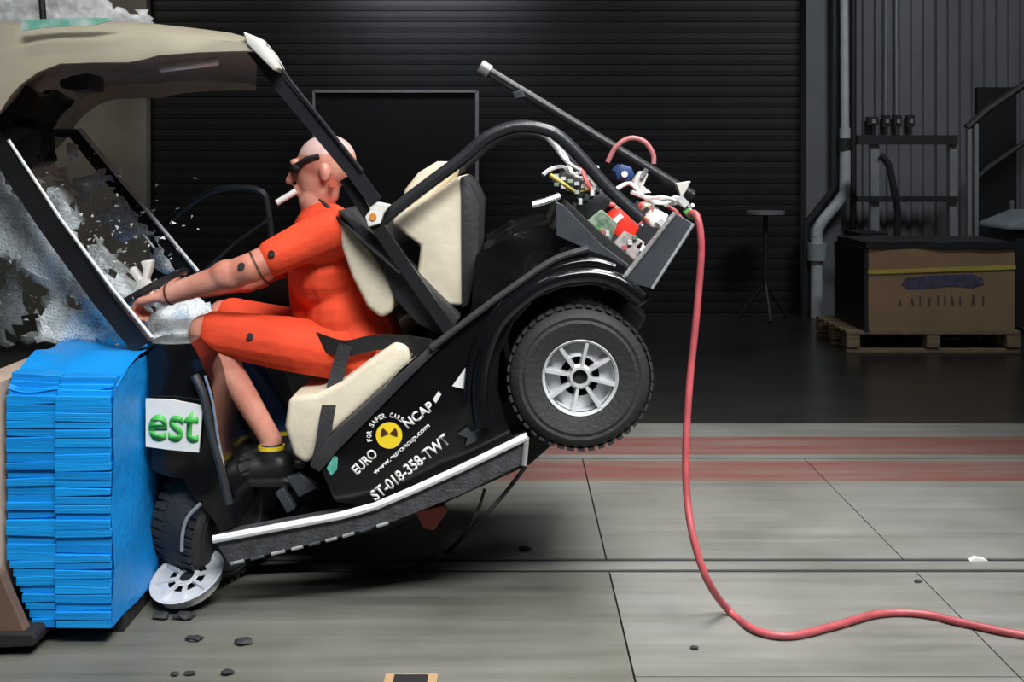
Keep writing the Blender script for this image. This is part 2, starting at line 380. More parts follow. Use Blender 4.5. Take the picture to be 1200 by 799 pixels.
# drain pipe with elbow and flange
Yp = 10.45; sc = Yp / F
dp = thing('drain_pipe', 'silver pipe running down the grey wall with an offset elbow and flange', 'pipe', W(957, 372, Yp))
dp.location.z = 0
pts = [W(989, -170, Yp), W(989, 0, Yp), W(990, 150, Yp), W(990, 215, Yp), W(986, 232, Yp), W(962, 262, Yp), W(957, 278, Yp), W(957, 300, Yp), Vector((W(957, 0, Yp).x, Yp, 0.0))]
MB().tube(curve(pts[2:7], 4), .05, 14).build('elbow', 'pipe', dp)
MB().tube(pts[0:3], .038, 14).build('upper_pipe', 'pipe', dp)
MB().tube([pts[6], pts[7], pts[8]], .055, 14).build('lower_pipe', 'pipe', dp)
MB().tube([W(957, 285, Yp), W(957, 305, Yp)], .088, 16).build('flange', 'pipe_flange', dp)
MB().tube([W(989, 162, Yp), W(989, 176, Yp)], .06, 14).build('collar', 'rail_dark', dp)
cdt = MB().tube([W(977, -170, 10.5), W(978, 220, 10.5), W(945, 262, 10.5), Vector((W(943, 0, 10.5).x, 10.5, 0))], .035, 10).build('conduit', 'rail_dark', loc=Vector((W(943, 0, 10.5).x, 10.5, 0)))
tag(cdt, 'black conduit running along the left side of the silver pipe', 'conduit')
cd2 = MB().tube([W(1000, -170, 10.5), W(1000, 372, 10.5)], .028, 10).build('conduit', 'rail_dark', loc=(W(1000, 0, 10.5).x, 10.5, 0))
tag(cd2, 'straight black conduit on the right side of the silver pipe', 'conduit')

# switch boxes with conduits up the wall
names = [('switch box, the leftmost of a row on the ribbed wall', 1022), ('switch box, second from the left on the ribbed wall', 1038), ('switch box, third from the left on the ribbed wall', 1051), ('switch box, rightmost of a row on the ribbed wall', 1066)]
for i, (lb, x) in enumerate(names):
    q = W(x, 142, 10.62)
    s = thing('switch_box', 'small dark ' + lb, 'switch box', q, 'switch boxes on the ribbed wall')
    MB().box(q, (.10 if i == 0 else .07, .07, .08 if i == 0 else .11)).build('housing', 'rail_dark', s, smooth=0)
    MB().box(q + Vector((0, -.04, .0)), (.03, .02, .04)).build('toggle', 'rail_steel', s, smooth=0)
    if i in (1, 2): MB().tube([q, W(x + (1 if i == 1 else -1), -170, 10.62)], .014, 8).build('conduit', 'rail_steel', s)

# barrier rail of dark steel
Yr = 10.0
rl = thing('guard_rail', 'dark steel guard rail with two bars in front of the ribbed wall', 'railing', (W(1070, 0, Yr).x, Yr, 0))
for x, m in ((1024, 'rail_steel'), (1116, 'rail_steel')):
    q = W(x, 164, Yr); MB().box((q.x, Yr, q.z / 2), (.07, .07, q.z)).build('post', m, rl, smooth=0)
for y, t in ((164, .08), (233, .05)):
    q0 = W(1002, y, Yr); q1 = W(1119, y, Yr)
    MB().box(((q0.x + q1.x) / 2, Yr - .045, q0.z), (q1.x - q0.x, .05, t)).build('bar', 'rail_dark', rl, smooth=0)
hs = MB().tube(curve([W(1032, 182, 9.95), W(1042, 195, 9.95), W(1048, 225, 9.93), W(1052, 250, 9.95), W(1050, 290, 9.95), W(1044, 330, 9.95)], 5), .03, 8).build('cable', 'rail_dark', loc=W(1044, 330, 9.95))
tag(hs, 'thick dark cable hanging on the guard rail', 'cable')
# stair rail
Ys = 9.9
sr = thing('stair_rail', 'steel stair rail with a sloping handrail at the right edge', 'railing', (W(1142, 0, Ys).x, Ys, 0))
for x, yt in ((1135, 148), (1143, 145)):
    q = W(x, yt, Ys); MB().box((q.x, Ys, q.z / 2), (.035, .05, q.z)).build('post', 'rail_steel', sr, smooth=0)
MB().tube([W(1133, 150, Ys), W(1155, 130, Ys), W(1240, 72, Ys)], .035, 8).build('handrail', 'rail_dark', sr)
MB().tube([W(1143, 210, Ys), W(1160, 195, Ys), W(1240, 140, Ys)], .025, 8).build('lower_rail', 'rail_dark', sr)
d2 = W(1168, 120, 10.62)
o = MB().box((d2.x, 10.64, 1.05), (.36, .06, 2.1)).build('door_2', 'board_black', smooth=0, loc=(d2.x, 10.64, 0)); struct(o)
MB().box((d2.x + .12, 10.59, 1.0), (.03, .05, .12)).build('door_handle', 'rail_steel', o, smooth=0)
# covered equipment at the right edge
q = W(1200, 262, 9.3)
cv = thing('covered_trolley', 'trolley under a grey cover at the right edge behind the carton', 'trolley', (q.x, q.y, 0))
mb = MB().prism([(q.x - .22, q.z - .04), (q.x - .2, q.z), (q.x + .05, q.z + .1), (q.x + .5, q.z + .12), (q.x + .5, q.z - .06)], 9.1, 9.7, .02); mb.build('cover', 'tarp', cv)
MB().box((q.x + .15, 9.4, (q.z - .05) / 2 + .05), (.56, .5, q.z - .15)).build('cabinet', 'rail_dark', cv, smooth=0)
for sx in (-.1, .4): MB().lathe([(0, .02), (.05, .02), (.05, -.02), (0, -.02)], Matrix.Translation((q.x + sx, 9.2, .05)), 14).build('wheel', 'rubber', cv)

# pallet and carton
Yc = 8.55
xl = W(992, 0, Yc).x; xr = W(1196, 0, Yc).x; zt = W(0, 388, Yc).z
pl = thing('pallet', 'pale wooden pallet under the brown carton', 'pallet', ((xl + xr) / 2, Yc + .4, 0))
for i in range(6):
    MB().box(((xl + xr) / 2, Yc + .06 + i * .15, zt - .012), (xr - xl, .11, .022)).build('deck_board', 'wood', pl, smooth=0)
for x in (xl + .05, (xl + xr) / 2, xr - .05):
    for y in (Yc + .06, Yc + .43, Yc + .81): MB().box((x, y, zt * .5), (.10, .12, zt - .07)).build('block', 'wood', pl, smooth=0)
for y in (Yc + .06, Yc + .43, Yc + .81): MB().box(((xl + xr) / 2, y, .011), (xr - xl, .1, .022)).build('bottom_board', 'wood', pl, smooth=0)
a = W(1018, 291, Yc); c = W(1190, 388, Yc); c.z = zt
bx = thing('carton', 'brown carton with yellow strap and faded blue print on the pallet', 'box', ((a.x + c.x) / 2, Yc + .4, zt))
mb = MB().box(((a.x + c.x) / 2, Yc + .4, (a.z + c.z) / 2), (c.x - a.x, .78, a.z - c.z)); mb.build('body', 'brown_paper', bx, smooth=0)
mb = MB().box(((a.x + c.x) / 2, Yc + .4, a.z + .02), (c.x - a.x + .03, .8, .05)); bmesh.ops.subdivide_edges(mb.b, edges=mb.b.edges[:], cuts=5, use_grid_fill=True); crumple(mb.b, .018, 6); mb.build('black_sheet', 'rail_dark', bx)
mb = MB().box((a.x - .016, Yc + .4, (a.z + c.z) / 2), (.028, .79, a.z - c.z)); bmesh.ops.subdivide_edges(mb.b, edges=mb.b.edges[:], cuts=4, use_grid_fill=True); crumple(mb.b, .01, 5); mb.build('black_sheet', 'rail_dark', bx)
s0 = W(1018, 319, Yc); s1 = W(1190, 313, Yc); yy = Yc + .004
MB().ribbon([(s0.x - .004, yy, s0.z), (s1.x + .004, yy, s1.z)], .03, .004, (0, 0, 1)).build('strap', 'strap_yellow', bx, smooth=0)
pr = [(1057, 333), (1062, 326), (1085, 323), (1110, 322), (1140, 321), (1152, 326), (1154, 333), (1140, 337), (1112, 335), (1085, 338), (1065, 339)]
MB().prism(pp(pr, Yc), Yc + .006, Yc + .012).build('print_patch', 'faded_ink', bx, smooth=0)
for i, x in enumerate((1055, 1069, 1079, 1090, 1100, 1108, 1116, 1126, 1141, 1153)):
    hh = (6, 9, 11, 9, 12, 12, 11, 10, 13, 11)[i]
    q = [(x - 2.5, 358), (x - .5, 358 - hh), (x + .8, 358 - hh), (x + 2.8, 358), (x + 1.2, 358), (x, 353), (x - 1.4, 358)] if i in (0, 1, 6, 8) else [(x - 1, 358), (x - 1, 358 - hh), (x + .8, 358 - hh), (x + .8, 358)]
    MB().prism(pp(q, Yc), Yc + .006, Yc + .011).build('print_stroke', 'dark_ink', bx, smooth=0)
dk = W(1004, 300, 9.0)
ob = thing('storage_crate', 'black crate standing left of the brown carton', 'crate', (2.96, 9.65, 0))
MB().box((2.96, 9.65, .40), (.2, .44, .8)).build('body', 'rail_dark', ob, smooth=0)
MB().box((2.96, 9.65, .81), (.23, .47, .04)).build('lid', 'board_black', ob, smooth=0)

# ================================================================== THE BARRIER
YB0, YB1 = 3.35, 4.75
br = thing('crash_barrier', 'bright blue layered crushable barrier block struck by the golf cart', 'barrier', (-1.31, (YB0 + YB1) / 2, 0))
X0 = (5 - CX) * YB0 / F; X1 = (130 - CX) * YB0 / F; XM = (64 - CX) * YB0 / F
zb, zt = 0.055, 0.80
nl = 31; hgt = (zt - zb) / nl
for col, (xa, xb) in enumerate(((X0, XM - .001), (XM + .001, X1))):
    for i in range(nl):
        z = zb + i * hgt
        j = random.uniform(-.003, .002); jx = random.uniform(-.002, .001)
        if random.random() < .12: j += .008
        th = hgt * random.uniform(.98, 1.0)
        jy = YB0 + (0.012 if col == 0 else 0) + j
        lx = max(0, (0.06 - z) * .6)
        if col == 0: lx = max(0, (0.25 - z)) * .38
        mb = MB().box(((xa + lx + xb + jx) / 2, (jy + YB1) / 2, z + th / 2), (xb + jx - xa - lx, YB1 - jy, th))
        # buckled front edges
        top = max(0.0, (z - 0.70) / 0.1)
        for v in mb.b.verts:
            if v.co.y < YB0 + .2:
                v.co.z += random.uniform(-.0035, .0035) - 0.03 * top * (1 if v.co.x > XM - .01 else .4); v.co.y += top * .05
        bmesh.ops.bevel(mb.b, geom=mb.b.edges[:], offset=.0016, segments=1, affect='EDGES')
        mb.build('layer', 'blue', br, smooth=0)
# facing sheet on the struck side and crumpled top sheet
mb = MB(); n = 14
for i in range(n):
    for k in range(12):
        def q(i, k):
            y = YB0 + .003 + (YB1 - YB0) * i / n; z = zb + (zt - .03 - zb) * k / 12 + .03 * min(1, i / 2) * (k / 12)
            return Vector((X1 + .006 + .012 * noise.noise(Vector((y * 5, z * 6, 1))), y, z))
        mb.poly([q(i, k), q(i + 1, k), q(i + 1, k + 1), q(i, k + 1)])
bmesh.ops.remove_doubles(mb.b, verts=mb.b.verts[:], dist=1e-5)
mb.build('facing_sheet', mat('blue_sheet', (0.002, 0.25, 0.70), 0.5, var=0.1, scale=30, bump=.4, bscale=40), br)
mb = MB(); nx, ny = 16, 28
def q(i, k):
    x = X0 + (X1 + .012 - X0) * i / nx; y = YB0 + .02 + (YB1 - YB0 - .02) * k / ny; e = min(1, k / 4)
    z = zt - .030 + .050 * e + .022 * noise.noise(Vector((x * 9, y * 7, 3))) - .02 * (1 - e)
    return Vector((x, y, z))
for i in range(nx):
    for k in range(ny): mb.poly([q(i, k), q(i + 1, k), q(i + 1, k + 1), q(i, k + 1)])
bmesh.ops.remove_doubles(mb.b, verts=mb.b.verts[:], dist=1e-5)
mb.build('top_sheet', 'blue', br, smooth=60)
# near-black block put in for the shaded gap under the barrier
MB().box(((X0 + X1) / 2 + .03, (YB0 + YB1) / 2 + .06, .027), (X1 - X0 - .06, YB1 - YB0 - .1, .054)).build('gap_shade_block', 'base_dark', br, smooth=0)
# backing plate + foot
bk = thing('backing_plate', 'beige steel backing plate on a brown foot at the left edge, behind the blue barrier', 'steel plate', (-1.7, 4.0, 0))
MB().box((X0 - .06, 4.05, .46), (.10, 1.4, .62)).build('plate', 'beige_plate', bk, smooth=0)
MB().prism(pp([(-60, 672), (2, 670), (10, 690), (34, 745), (34, 752), (-60, 752)], 3.31), 3.30, 3.34, .004).build('foot', 'brown_plate', bk, smooth=0)
MB().prism(pp([(-80, 744), (38, 742), (41, 748), (40, 758), (-80, 763)], 3.28), 3.28, 3.45, .006).build('foot_plate', 'dark_metal', bk, smooth=0)
MB().box((X0 - .30, 4.05, .35), (.36, 1.2, .7)).build('support_block', 'dark_metal', bk, smooth=0)

# ================================================================== THE GOLF CART
YN, YF = 3.62, 4.74            # near and far body sides
cart = thing('golf_cart', 'black golf cart with cream roof and seats, nose down against the blue barrier', 'golf cart', (0.0, 4.18, 0))
def far(o, dy, name=None):      # same part on the far side
    c = dup(o, o.parent); c.location = Vector(o.location) + Vector((0, dy, 0)); return c
# --- roof: thick moulded shell, front end bent down
xs = [-110, -70, -40, -15, 0, 12, 25, 45, 70, 110, 150, 168, 185, 230, 270, 290, 303]
top = {-110: 60, -70: 38, -40: 30, -15: 25, 0: 22, 12: 23, 25: 25, 45: 24, 70: 23, 110: 22, 150: 23, 168: 24, 185: 26, 230: 31, 270: 36, 290: 41, 303: 50}
bot = {-110: 215, -70: 190, -40: 168, -15: 148, 0: 131, 12: 112, 25: 98, 45: 84, 70: 75, 110: 73, 150: 73, 168: 69, 185: 64, 230: 61, 270: 59, 290: 59, 303: 60}
Y0r, Y1r = 3.50, 4.86
def roofgrid(inner):
    rows = []
    nv = [0, .012, .03, .07, .15, .3, .5, .7, .85, .93, .97, .988, 1] if not inner else [0.02, .035, .06, .12, .25, .5, .75, .88, .94, .965, .98]
    for x in xs:
        a = W(x, top[x], Y0r); b_ = W(x, bot[x], Y0r); row = []
        for v in nv:
            e = min(v, 1 - v); y = Y0r + (Y1r - Y0r) * v
            crown = .05 * (1 - (2 * v - 1) ** 2)
            if not inner:
                if e == 0: z = b_.z; 
                elif e <= .012: z = b_.z + (a.z - b_.z) * .55; y += (-.012 if v < .5 else .012)
                elif e <= .03: z = a.z - .012
                else: z = a.z + crown * .6
            else:
                if e <= .02: z = b_.z
                elif e <= .035: z = b_.z + (a.z - b_.z) * .3
                else: z = b_.z + min(.055, (a.z - b_.z) * .45) + crown * .4
            z += -.035 * v + .006 * noise.noise(Vector((x * .03, y * 3, 0)))
            row.append(Vector((a.x - .31 * v, y, z)))
        rows.append(row)
    return rows
def skin_grid(mb, rows):
    vs = [[mb.b.verts.new(p) for p in r] for r in rows]
    for a, c in zip(vs, vs[1:]):
        for j in range(len(a) - 1): mb.b.faces.new((a[j], a[j + 1], c[j + 1], c[j]))
    return vs
mb = MB(); vo = skin_grid(mb, roofgrid(False))
vi = skin_grid(mb, roofgrid(True))
for A, B in ((0, 0), (-1, -1)):           # close the long edges
    pass
for a in range(len(xs) - 1):
    mb.b.faces.new((vo[a][0], vo[a + 1][0], vi[a + 1][0], vi[a][0]))
    mb.b.faces.new((vo[a][-1], vi[a][-1], vi[a + 1][-1], vo[a + 1][-1]))
for k in (0, -1):
    ring = vo[k] + vi[k][::-1]; mb.b.faces.new(ring)
rf = mb.build('roof', 'cream', cart, smooth=50)
lin = roofgrid(True)
mb = MB(); skin_grid(mb, [[p + Vector((0, 0, -.006)) for p in r[2:-2]] for r in lin[6:]]); mb.build('roof_liner', 'liner', rf, smooth=60)
MB().tube(curve([W(190, 80, 3.75), W(205, 78, 3.72), W(230, 75, 3.72), W(255, 72, 3.75)], 4), .014, 10).build('grab_handle', 'bright_trim', rf)
mb = MB().prism(pp([(68, 94), (84, 88), (103, 85), (104, 105), (86, 107), (70, 103)], 3.7), 3.70, 3.85, .008); mb.build('bracket', 'black_satin', rf)
mb = MB().prism(pp([(285, 37), (303, 44), (318, 62), (328, 80), (322, 84), (306, 68), (290, 52)], 3.5), 3.49, 3.60, .008); mb.build('end_cap', 'white_part', rf)
MB().prism(pp([(25, 24), (60, 22), (110, 21), (140, 21), (110, 30), (60, 32), (26, 36)], 3.478), 3.474, 3.48).build('tape', mat('tape_teal', (.16, .50, .38), .4, col2=(.55, .65, .62), scale=16), rf, smooth=0)
# torn piece of the windscreen thrown up behind the roof
def sheet(poly_px, Yfn, n, amp, hole, seed, name, thick=.004, mtl='glass'):
    """crumpled sheet filling an outline; depth given by Yfn(px,py)"""
    mb = MB(); xs_ = [p[0] for p in poly_px]; ys_ = [p[1] for p in poly_px]
    x0, x1, y0, y1 = min(xs_), max(xs_), min(ys_), max(ys_)
    def inside(x, y):
        c = False; j = len(poly_px) - 1
        for i in range(len(poly_px)):
            xi, yi = poly_px[i]; xj, yj = poly_px[j]
            if (yi > y) != (yj > y) and x < (xj - xi) * (y - yi) / (yj - yi) + xi: c = not c
            j = i
        return c
    nx = max(4, int((x1 - x0) / n)); ny = max(4, int((y1 - y0) / n)); V = {}
    rnd = random.Random(seed)
    for i in range(nx + 1):
        for k in range(ny + 1):
            px = x0 + (x1 - x0) * i / nx + rnd.uniform(-.35, .35) * n; py = y0 + (y1 - y0) * k / ny + rnd.uniform(-.35, .35) * n
            Y = Yfn(px, py); p = W(px, py, Y)
            p += noise.noise_vector(p * 7 + Vector((seed, 0, 0))) * amp + noise.noise_vector(p * 25) * amp * .4
            V[i, k] = (px, py, mb.b.verts.new(p))
    for i in range(nx):
        for k in range(ny):
            q4 = [V[i, k], V[i + 1, k], V[i + 1, k + 1], V[i, k + 1]]
            for tri in ((0, 1, 2), (0, 2, 3)):
                cx = sum(q4[t][0] for t in tri) / 3; cy = sum(q4[t][1] for t in tri) / 3
                if inside(cx, cy) and noise.noise(Vector((cx * .035, cy * .035, seed * 3.1))) > hole: mb.b.faces.new([q4[t][2] for t in tri])
    bmesh.ops.delete(mb.b, geom=[v for v in mb.b.verts if not v.link_faces], context='VERTS')
    o = mb.build(name, mtl, cart, smooth=25)
    sd = o.modifiers.new('thickness', 'SOLIDIFY'); sd.thickness = thick
    return o
M['frosted'] = mat('frosted_plastic', (.55, .56, .57), .5, col2=(.85, .86, .87), scale=26, bump=.6, bscale=30)
sheet([(-40, -30), (95, -34), (118, -5), (135, 8), (150, 14), (160, 18), (168, 6), (178, 20), (182, 58), (-40, 62)], lambda x, y: 4.15 + .0004 * x, 7, .02, -2, 5, 'torn_sheet', .004, 'frosted')
MB().tube([W(47, -28, 4.1), W(53, 56, 4.1)], .012, 8).build('rear_window_post', 'black_satin', cart)
# --- windscreen frame
def bar(name, pts, w, t, m='black_satin', side=(0, 1, 0)):
    return MB().ribbon(pts, w, t, side).build(name, m, cart, smooth=30)
# near pillar: flat black channel with bright front edge
pn = [W(-45, 100, 3.62), W(0, 172, 3.62), (W(60, 262, 3.62)), W(120, 345, 3.64), W(168, 405, 3.66)]
np_ = MB().ribbon(pn, .062, .05, (.8, 0, .6)).build('windscreen_pillar', 'black_satin', cart, smooth=30)
e = [W(x, y, 3.592) for x, y in ((-33, 98), (10, 164), (71, 256), (131, 337), (178, 395))]
MB().tube(e[1:], .0055, 6).build('edge_trim', 'bright_trim', np_)
pf = [W(90, 157, 4.62), W(130, 207, 4.62), W(180, 268, 4.62), W(228, 326, 4.62)]
fp_ = MB().ribbon(pf, .05, .045, (.8, 0, .6)).build('windscreen_pillar', 'black_satin', cart, smooth=30)
MB().tube([W(x, y, 4.585) for x, y in ((93, 151), (134, 201), (186, 263), (232, 318))], .0085, 6).build('edge_trim', 'bright_trim', fp_)
MB().tube([W(x, y, 4.55) for x, y in ((140, 240), (180, 290), (212, 333))], .006, 6).build('edge_trim', 'bright_trim', fp_)
MB().tube([W(-20, 128, 3.66), W(-8, 140, 3.75), W(30, 152, 4.2), W(60, 156, 4.45), W(91, 156, 4.62)], .017, 8).build('windscreen_header', 'black_satin', cart)
# folded black metal at the top of the screen
mb = MB(); mb.prism(pp([(-20, 150), (10, 112), (30, 105), (48, 110), (45, 150), (38, 190), (20, 200), (0, 180)], 3.75), 3.75, 3.95)
bmesh.ops.triangulate(mb.b, faces=mb.b.faces[:]); bmesh.ops.subdivide_edges(mb.b, edges=mb.b.edges[:], cuts=3); crumple(mb.b, .05, 9, 2); mb.build('crumpled_header_metal', 'black_crumple', cart, smooth=30)
# glass
sheet([(14, 178), (45, 172), (78, 200), (92, 240), (110, 280), (135, 300), (165, 330), (200, 345), (200, 372), (170, 392), (120, 335), (70, 262)], lambda x, y: 3.85 + max(0, x - 20 - (y - 170) * .75) * .010, 8, .022, -.28, 11, 'shattered_windscreen')
sheet([(78, 168), (96, 165), (110, 190), (135, 218), (160, 250), (190, 290), (206, 322), (170, 318), (120, 296), (92, 262), (86, 220)], lambda x, y: 4.5, 7, .02, .02, 3, 'windscreen_remnant')
sheet([(-30, 190), (5, 195), (40, 258), (95, 330), (150, 398), (40, 402), (55, 340), (10, 300), (-30, 300)], lambda x, y: 3.80 - .0005 * x, 8, .03, -.45, 21, 'shattered_windscreen')
sheet([(-30, 240), (20, 262), (60, 330), (100, 402), (-30, 402)], lambda x, y: 4.3, 9, .03, -.1, 9, 'windscreen_remnant')
sheet([(165, 385), (190, 362), (215, 352), (240, 356), (252, 372), (235, 402), (200, 412), (172, 408)], lambda x, y: 3.80 + (410 - y) * .004, 6, .03, -.5, 31, 'glass_heap')
mb = MB(); rnd = random.Random(4)
for k in range(420):
    t = rnd.random(); px = rnd.gauss(90, 70); py = rnd.gauss(300, 60)
    if not (-20 < px < 235 and 175 < py < 405): continue
    if px > 120 and py < 200: continue
    Y = rnd.uniform(3.75, 4.6); p = W(px, py, Y); s = rnd.uniform(.004, .013)
    R = Matrix.Rotation(rnd.uniform(0, 6.3), 3, Vector((rnd.random() - .5, rnd.random() - .5, rnd.random() - .5)))
    a = [p + R @ (Vector(v) * s) for v in ((1, 0, 0), (-.6, .8, 0), (-.5, -.9, .1), (0, 0, .4))]
    mb.poly([a[0], a[1], a[2]]); mb.poly([a[0], a[3], a[1]]); mb.poly([a[1], a[3], a[2]]); mb.poly([a[2], a[3], a[0]])
tag(mb.build('glass_crumbs', 'white', cart, smooth=0), kind='stuff')
# --- front cowl
mb = MB()
mb.prism(pp([(176, 402), (222, 404), (238, 425), (250, 470), (262, 530), (282, 604), (262, 632), (240, 600), (215, 562), (176, 552)], 3.64), 3.64, 4.70)
bmesh.ops.triangulate(mb.b, faces=mb.b.faces[:]); bmesh.ops.subdivide_edges(mb.b, edges=mb.b.edges[:], cuts=4, use_grid_fill=True)
crumple(mb.b, .018, 9, 3)
cw = mb.build('front_cowl', 'black_gloss', cart, smooth=35)
st_ = MB().prism(pp([(171, 467), (200, 468), (238, 475), (233, 530), (200, 527), (171, 523)], 3.612), 3.610, 3.618).build('sticker', 'white', cw, smooth=0)
text('est', (173.5, 516), 59, 38, -.05, 3.6085, 'green_print', 'sticker_lettering', cw)
MB().tube(curve([W(228, 440, 3.62), W(238, 462, 3.61), (W(246, 500, 3.61)), W(258, 545, 3.61), W(268, 590, 3.62)], 5), [.014] * 21, 8).build('edge_moulding', 'dark_plastic', cw)
MB().tube(curve([W(240, 440, 3.61), W(249, 470, 3.6), W(255, 510, 3.6), W(262, 545, 3.61)], 5), .0045, 6).build('edge_highlight_strip', 'chrome_trim', cw)
# dashboard crumple, toe board, floor pan
mb = MB().prism(pp([(178, 400), (212, 396), (222, 412), (218, 440), (190, 440)], 3.7), 3.70, 4.66)
bmesh.ops.triangulate(mb.b, faces=mb.b.faces[:]); bmesh.ops.subdivide_edges(mb.b, edges=mb.b.edges[:], cuts=4, use_grid_fill=True); crumple(mb.b, .045, 8, 5)
mb.build('dashboard', 'black_crumple', cart, smooth=30)
MB().prism(pp([(262, 470), (275, 470), (300, 600), (440, 585), (440, 598), (285, 622)], 3.98), 3.98, 4.66, .004).build('floor_pan', 'dark_metal', cart, smooth=0)
MB().prism(pp([(335, 560), (352, 555), (372, 572), (350, 583)], 3.75), 3.75, 3.79, .004).build('pedal', 'grey_metal', cart, smooth=0)
MB().prism(pp([(322, 578), (332, 572), (346, 596), (336, 602)], 3.75), 3.75, 3.79, .004).build('pedal', 'grey_metal', cart, smooth=0)
# --- steering column and broken wheel
MB().tube([W(215, 430, 4.0), W(168, 350, 4.0)], .02, 10).build('steering_column', 'black_satin', cart)
ax = (W(168, 350, 4.0) - W(215, 430, 4.0)).normalized(); u = Vector((0, 1, 0)); v = ax.cross(u)
cc = W(166, 346, 4.0)
sw = MB().tube([cc + (u * math.cos(t) + v * math.sin(t)) * .165 for t in [k * 2 * PI / 28 for k in range(28)]], .013, 8, True).build('steering_wheel', 'black_satin', cart)
for t in (0.3, 2.4, 4.4): MB().tube([cc, cc + (u * math.cos(t) + v * math.sin(t)) * .165], .010, 6).build('spoke', 'black_satin', sw)
MB().prism(pp([(164, 306), (178, 305), (176, 318), (172, 328), (178, 338), (184, 352), (176, 360), (160, 360), (154, 345), (160, 332), (150, 316), (155, 312), (166, 326), (167, 316)], 3.86), 3.86, 3.90, .006).build('torn_horn_pad', 'white_part', sw)
# --- body side panels
side = [(372, 542), (392, 588), (440, 598), (500, 574), (560, 546), (606, 522), (592, 492), (583, 455), (586, 415), (602, 378), (628, 350), (660, 337), (695, 334), (722, 341), (748, 360), (764, 350), (742, 316), (712, 300), (685, 290), (655, 296), (600, 336), (545, 376), (500, 408), (470, 432), (430, 476), (395, 515)]
bs = MB().prism(pp(side, YN), YN, YN + .05, .006).build('body_side', 'black_gloss', cart, smooth=30)
far(bs, YF - YN - .05)
# inner tub that carries the seats
MB().prism(pp([(380, 545), (398, 585), (440, 590), (560, 535), (575, 420), (640, 330), (690, 305), (640, 305), (545, 385), (480, 425)], 3.68), 3.68, 4.66, .01).build('inner_tub', 'dark_metal', cart, smooth=0)
rs = MB().tube(curve([W(505, 408, 3.60), W(560, 366, 3.6), W(610, 330, 3.6), W(650, 304, 3.6), W(690, 291, 3.6)], 5), .011, 8).build('rub_strip', 'dark_plastic', cart)
fa = [W(x, y, 3.60) for x, y in ((566, 500), (562, 460), (567, 420), (583, 380), (610, 352), (645, 330), (690, 322), (725, 330), (752, 350))]
ff = MB().tube(curve(fa, 4), .026, 10).build('fender_lip', 'black_gloss', cart)
far(ff, YF - YN + .04)
fa2 = [W(x, y, 3.61) for x, y in ((548, 470), (553, 425), (573, 378), (608, 342), (650, 316), (690, 307), (720, 314))]
MB().tube(curve(fa2, 4), .016, 10).build('fender_crease', 'black_gloss', cart)
# glossy rear deck behind the seat
mb = MB().prism(pp([(548, 372), (562, 300), (600, 275), (640, 262), (700, 288), (690, 296), (650, 304), (600, 340)], 3.70), 3.70, 4.66)
bmesh.ops.triangulate(mb.b, faces=mb.b.faces[:]); bmesh.ops.subdivide_edges(mb.b, edges=mb.b.edges[:], cuts=4, use_grid_fill=True); crumple(mb.b, .022, 10, 8)
mb.build('rear_deck', 'black_crumple', cart, smooth=30)
# decals on the near side
def disc(cx, cy, r, Y, th, m, name, parent, n=24, a0=0, a1=2 * PI):
    pts = [(cx + r * math.cos(a0 + (a1 - a0) * k / n), cy - r * math.sin(a0 + (a1 - a0) * k / n)) for k in range(n if a1 - a0 > 6.2 else n + 1)]
    if a1 - a0 < 6.2: pts = [(cx, cy)] + pts
    return MB().prism(pp(pts, Y), Y - th, Y).build(name, m, parent, smooth=0)
YD = YN - .001; an = math.radians(41.5)
disc(456, 510, 15.5, YD, .002, 'yellow', 'decal_disc', bs)
disc(456, 508.5, 10, YD - .0021, .001, 'brown_print', 'decal_quarter', bs, 8, -.35, .8)
disc(456, 508.5, 10, YD - .0021, .001, 'brown_print', 'decal_quarter', bs, 8, PI - .8, PI + .35)
text('EURO', (419, 557), 34, 12, math.radians(44), YD - .001, 'white', 'decal_lettering', bs)
text('NCAP', (478, 503), 40, 12, math.radians(37), YD - .001, 'white', 'decal_lettering', bs)
text('www.euroncap.com', (441, 558), 86, 6, an, YD - .001, 'white', 'decal_lettering', bs)
for i, ch in enumerate('FOR SAFER CARS'):
    if ch == ' ': continue
    t = math.radians(198 - i * 11); r_ = 20.5
    text(ch, (456 + r_ * math.cos(t), 510 - r_ * math.sin(t)), 3.6, 6, t - PI / 2, YD - .001, 'white', 'decal_letter', bs)
text('ST-018-358-TWT', (441, 588), 112, 14, math.radians(38.5), YD - .001, 'white', 'decal_lettering', bs)
MB().prism(pp([(383, 548), (391, 534), (396, 536), (395, 550), (388, 557)], YN - .001), YN - .004, YN - .001).build('green_decal', 'teal', bs, smooth=0)
MB().prism(pp([(530, 452), (545, 431), (551, 428), (549, 458), (542, 455)], YN - .001), YN - .006, YN - .001).build('white_clip', 'white', bs, smooth=0)
MB().prism(pp([(507, 468), (514, 458), (517, 462), (511, 472)], YN - .001), YN - .006, YN - .001).build('small_label', 'white', bs, smooth=0)
mb = MB().prism(pp([(536, 508), (548, 500), (552, 506), (560, 504), (558, 516), (545, 522), (548, 512)], YN - .004), YN - .012, YN - .001); mb.build('torn_bracket', 'grey_metal', bs, smooth=0)
MB().tube([W(558, 462, 3.6), W(559, 505, 3.6)], .006, 6).build('cable_strip', 'grey_metal', bs)
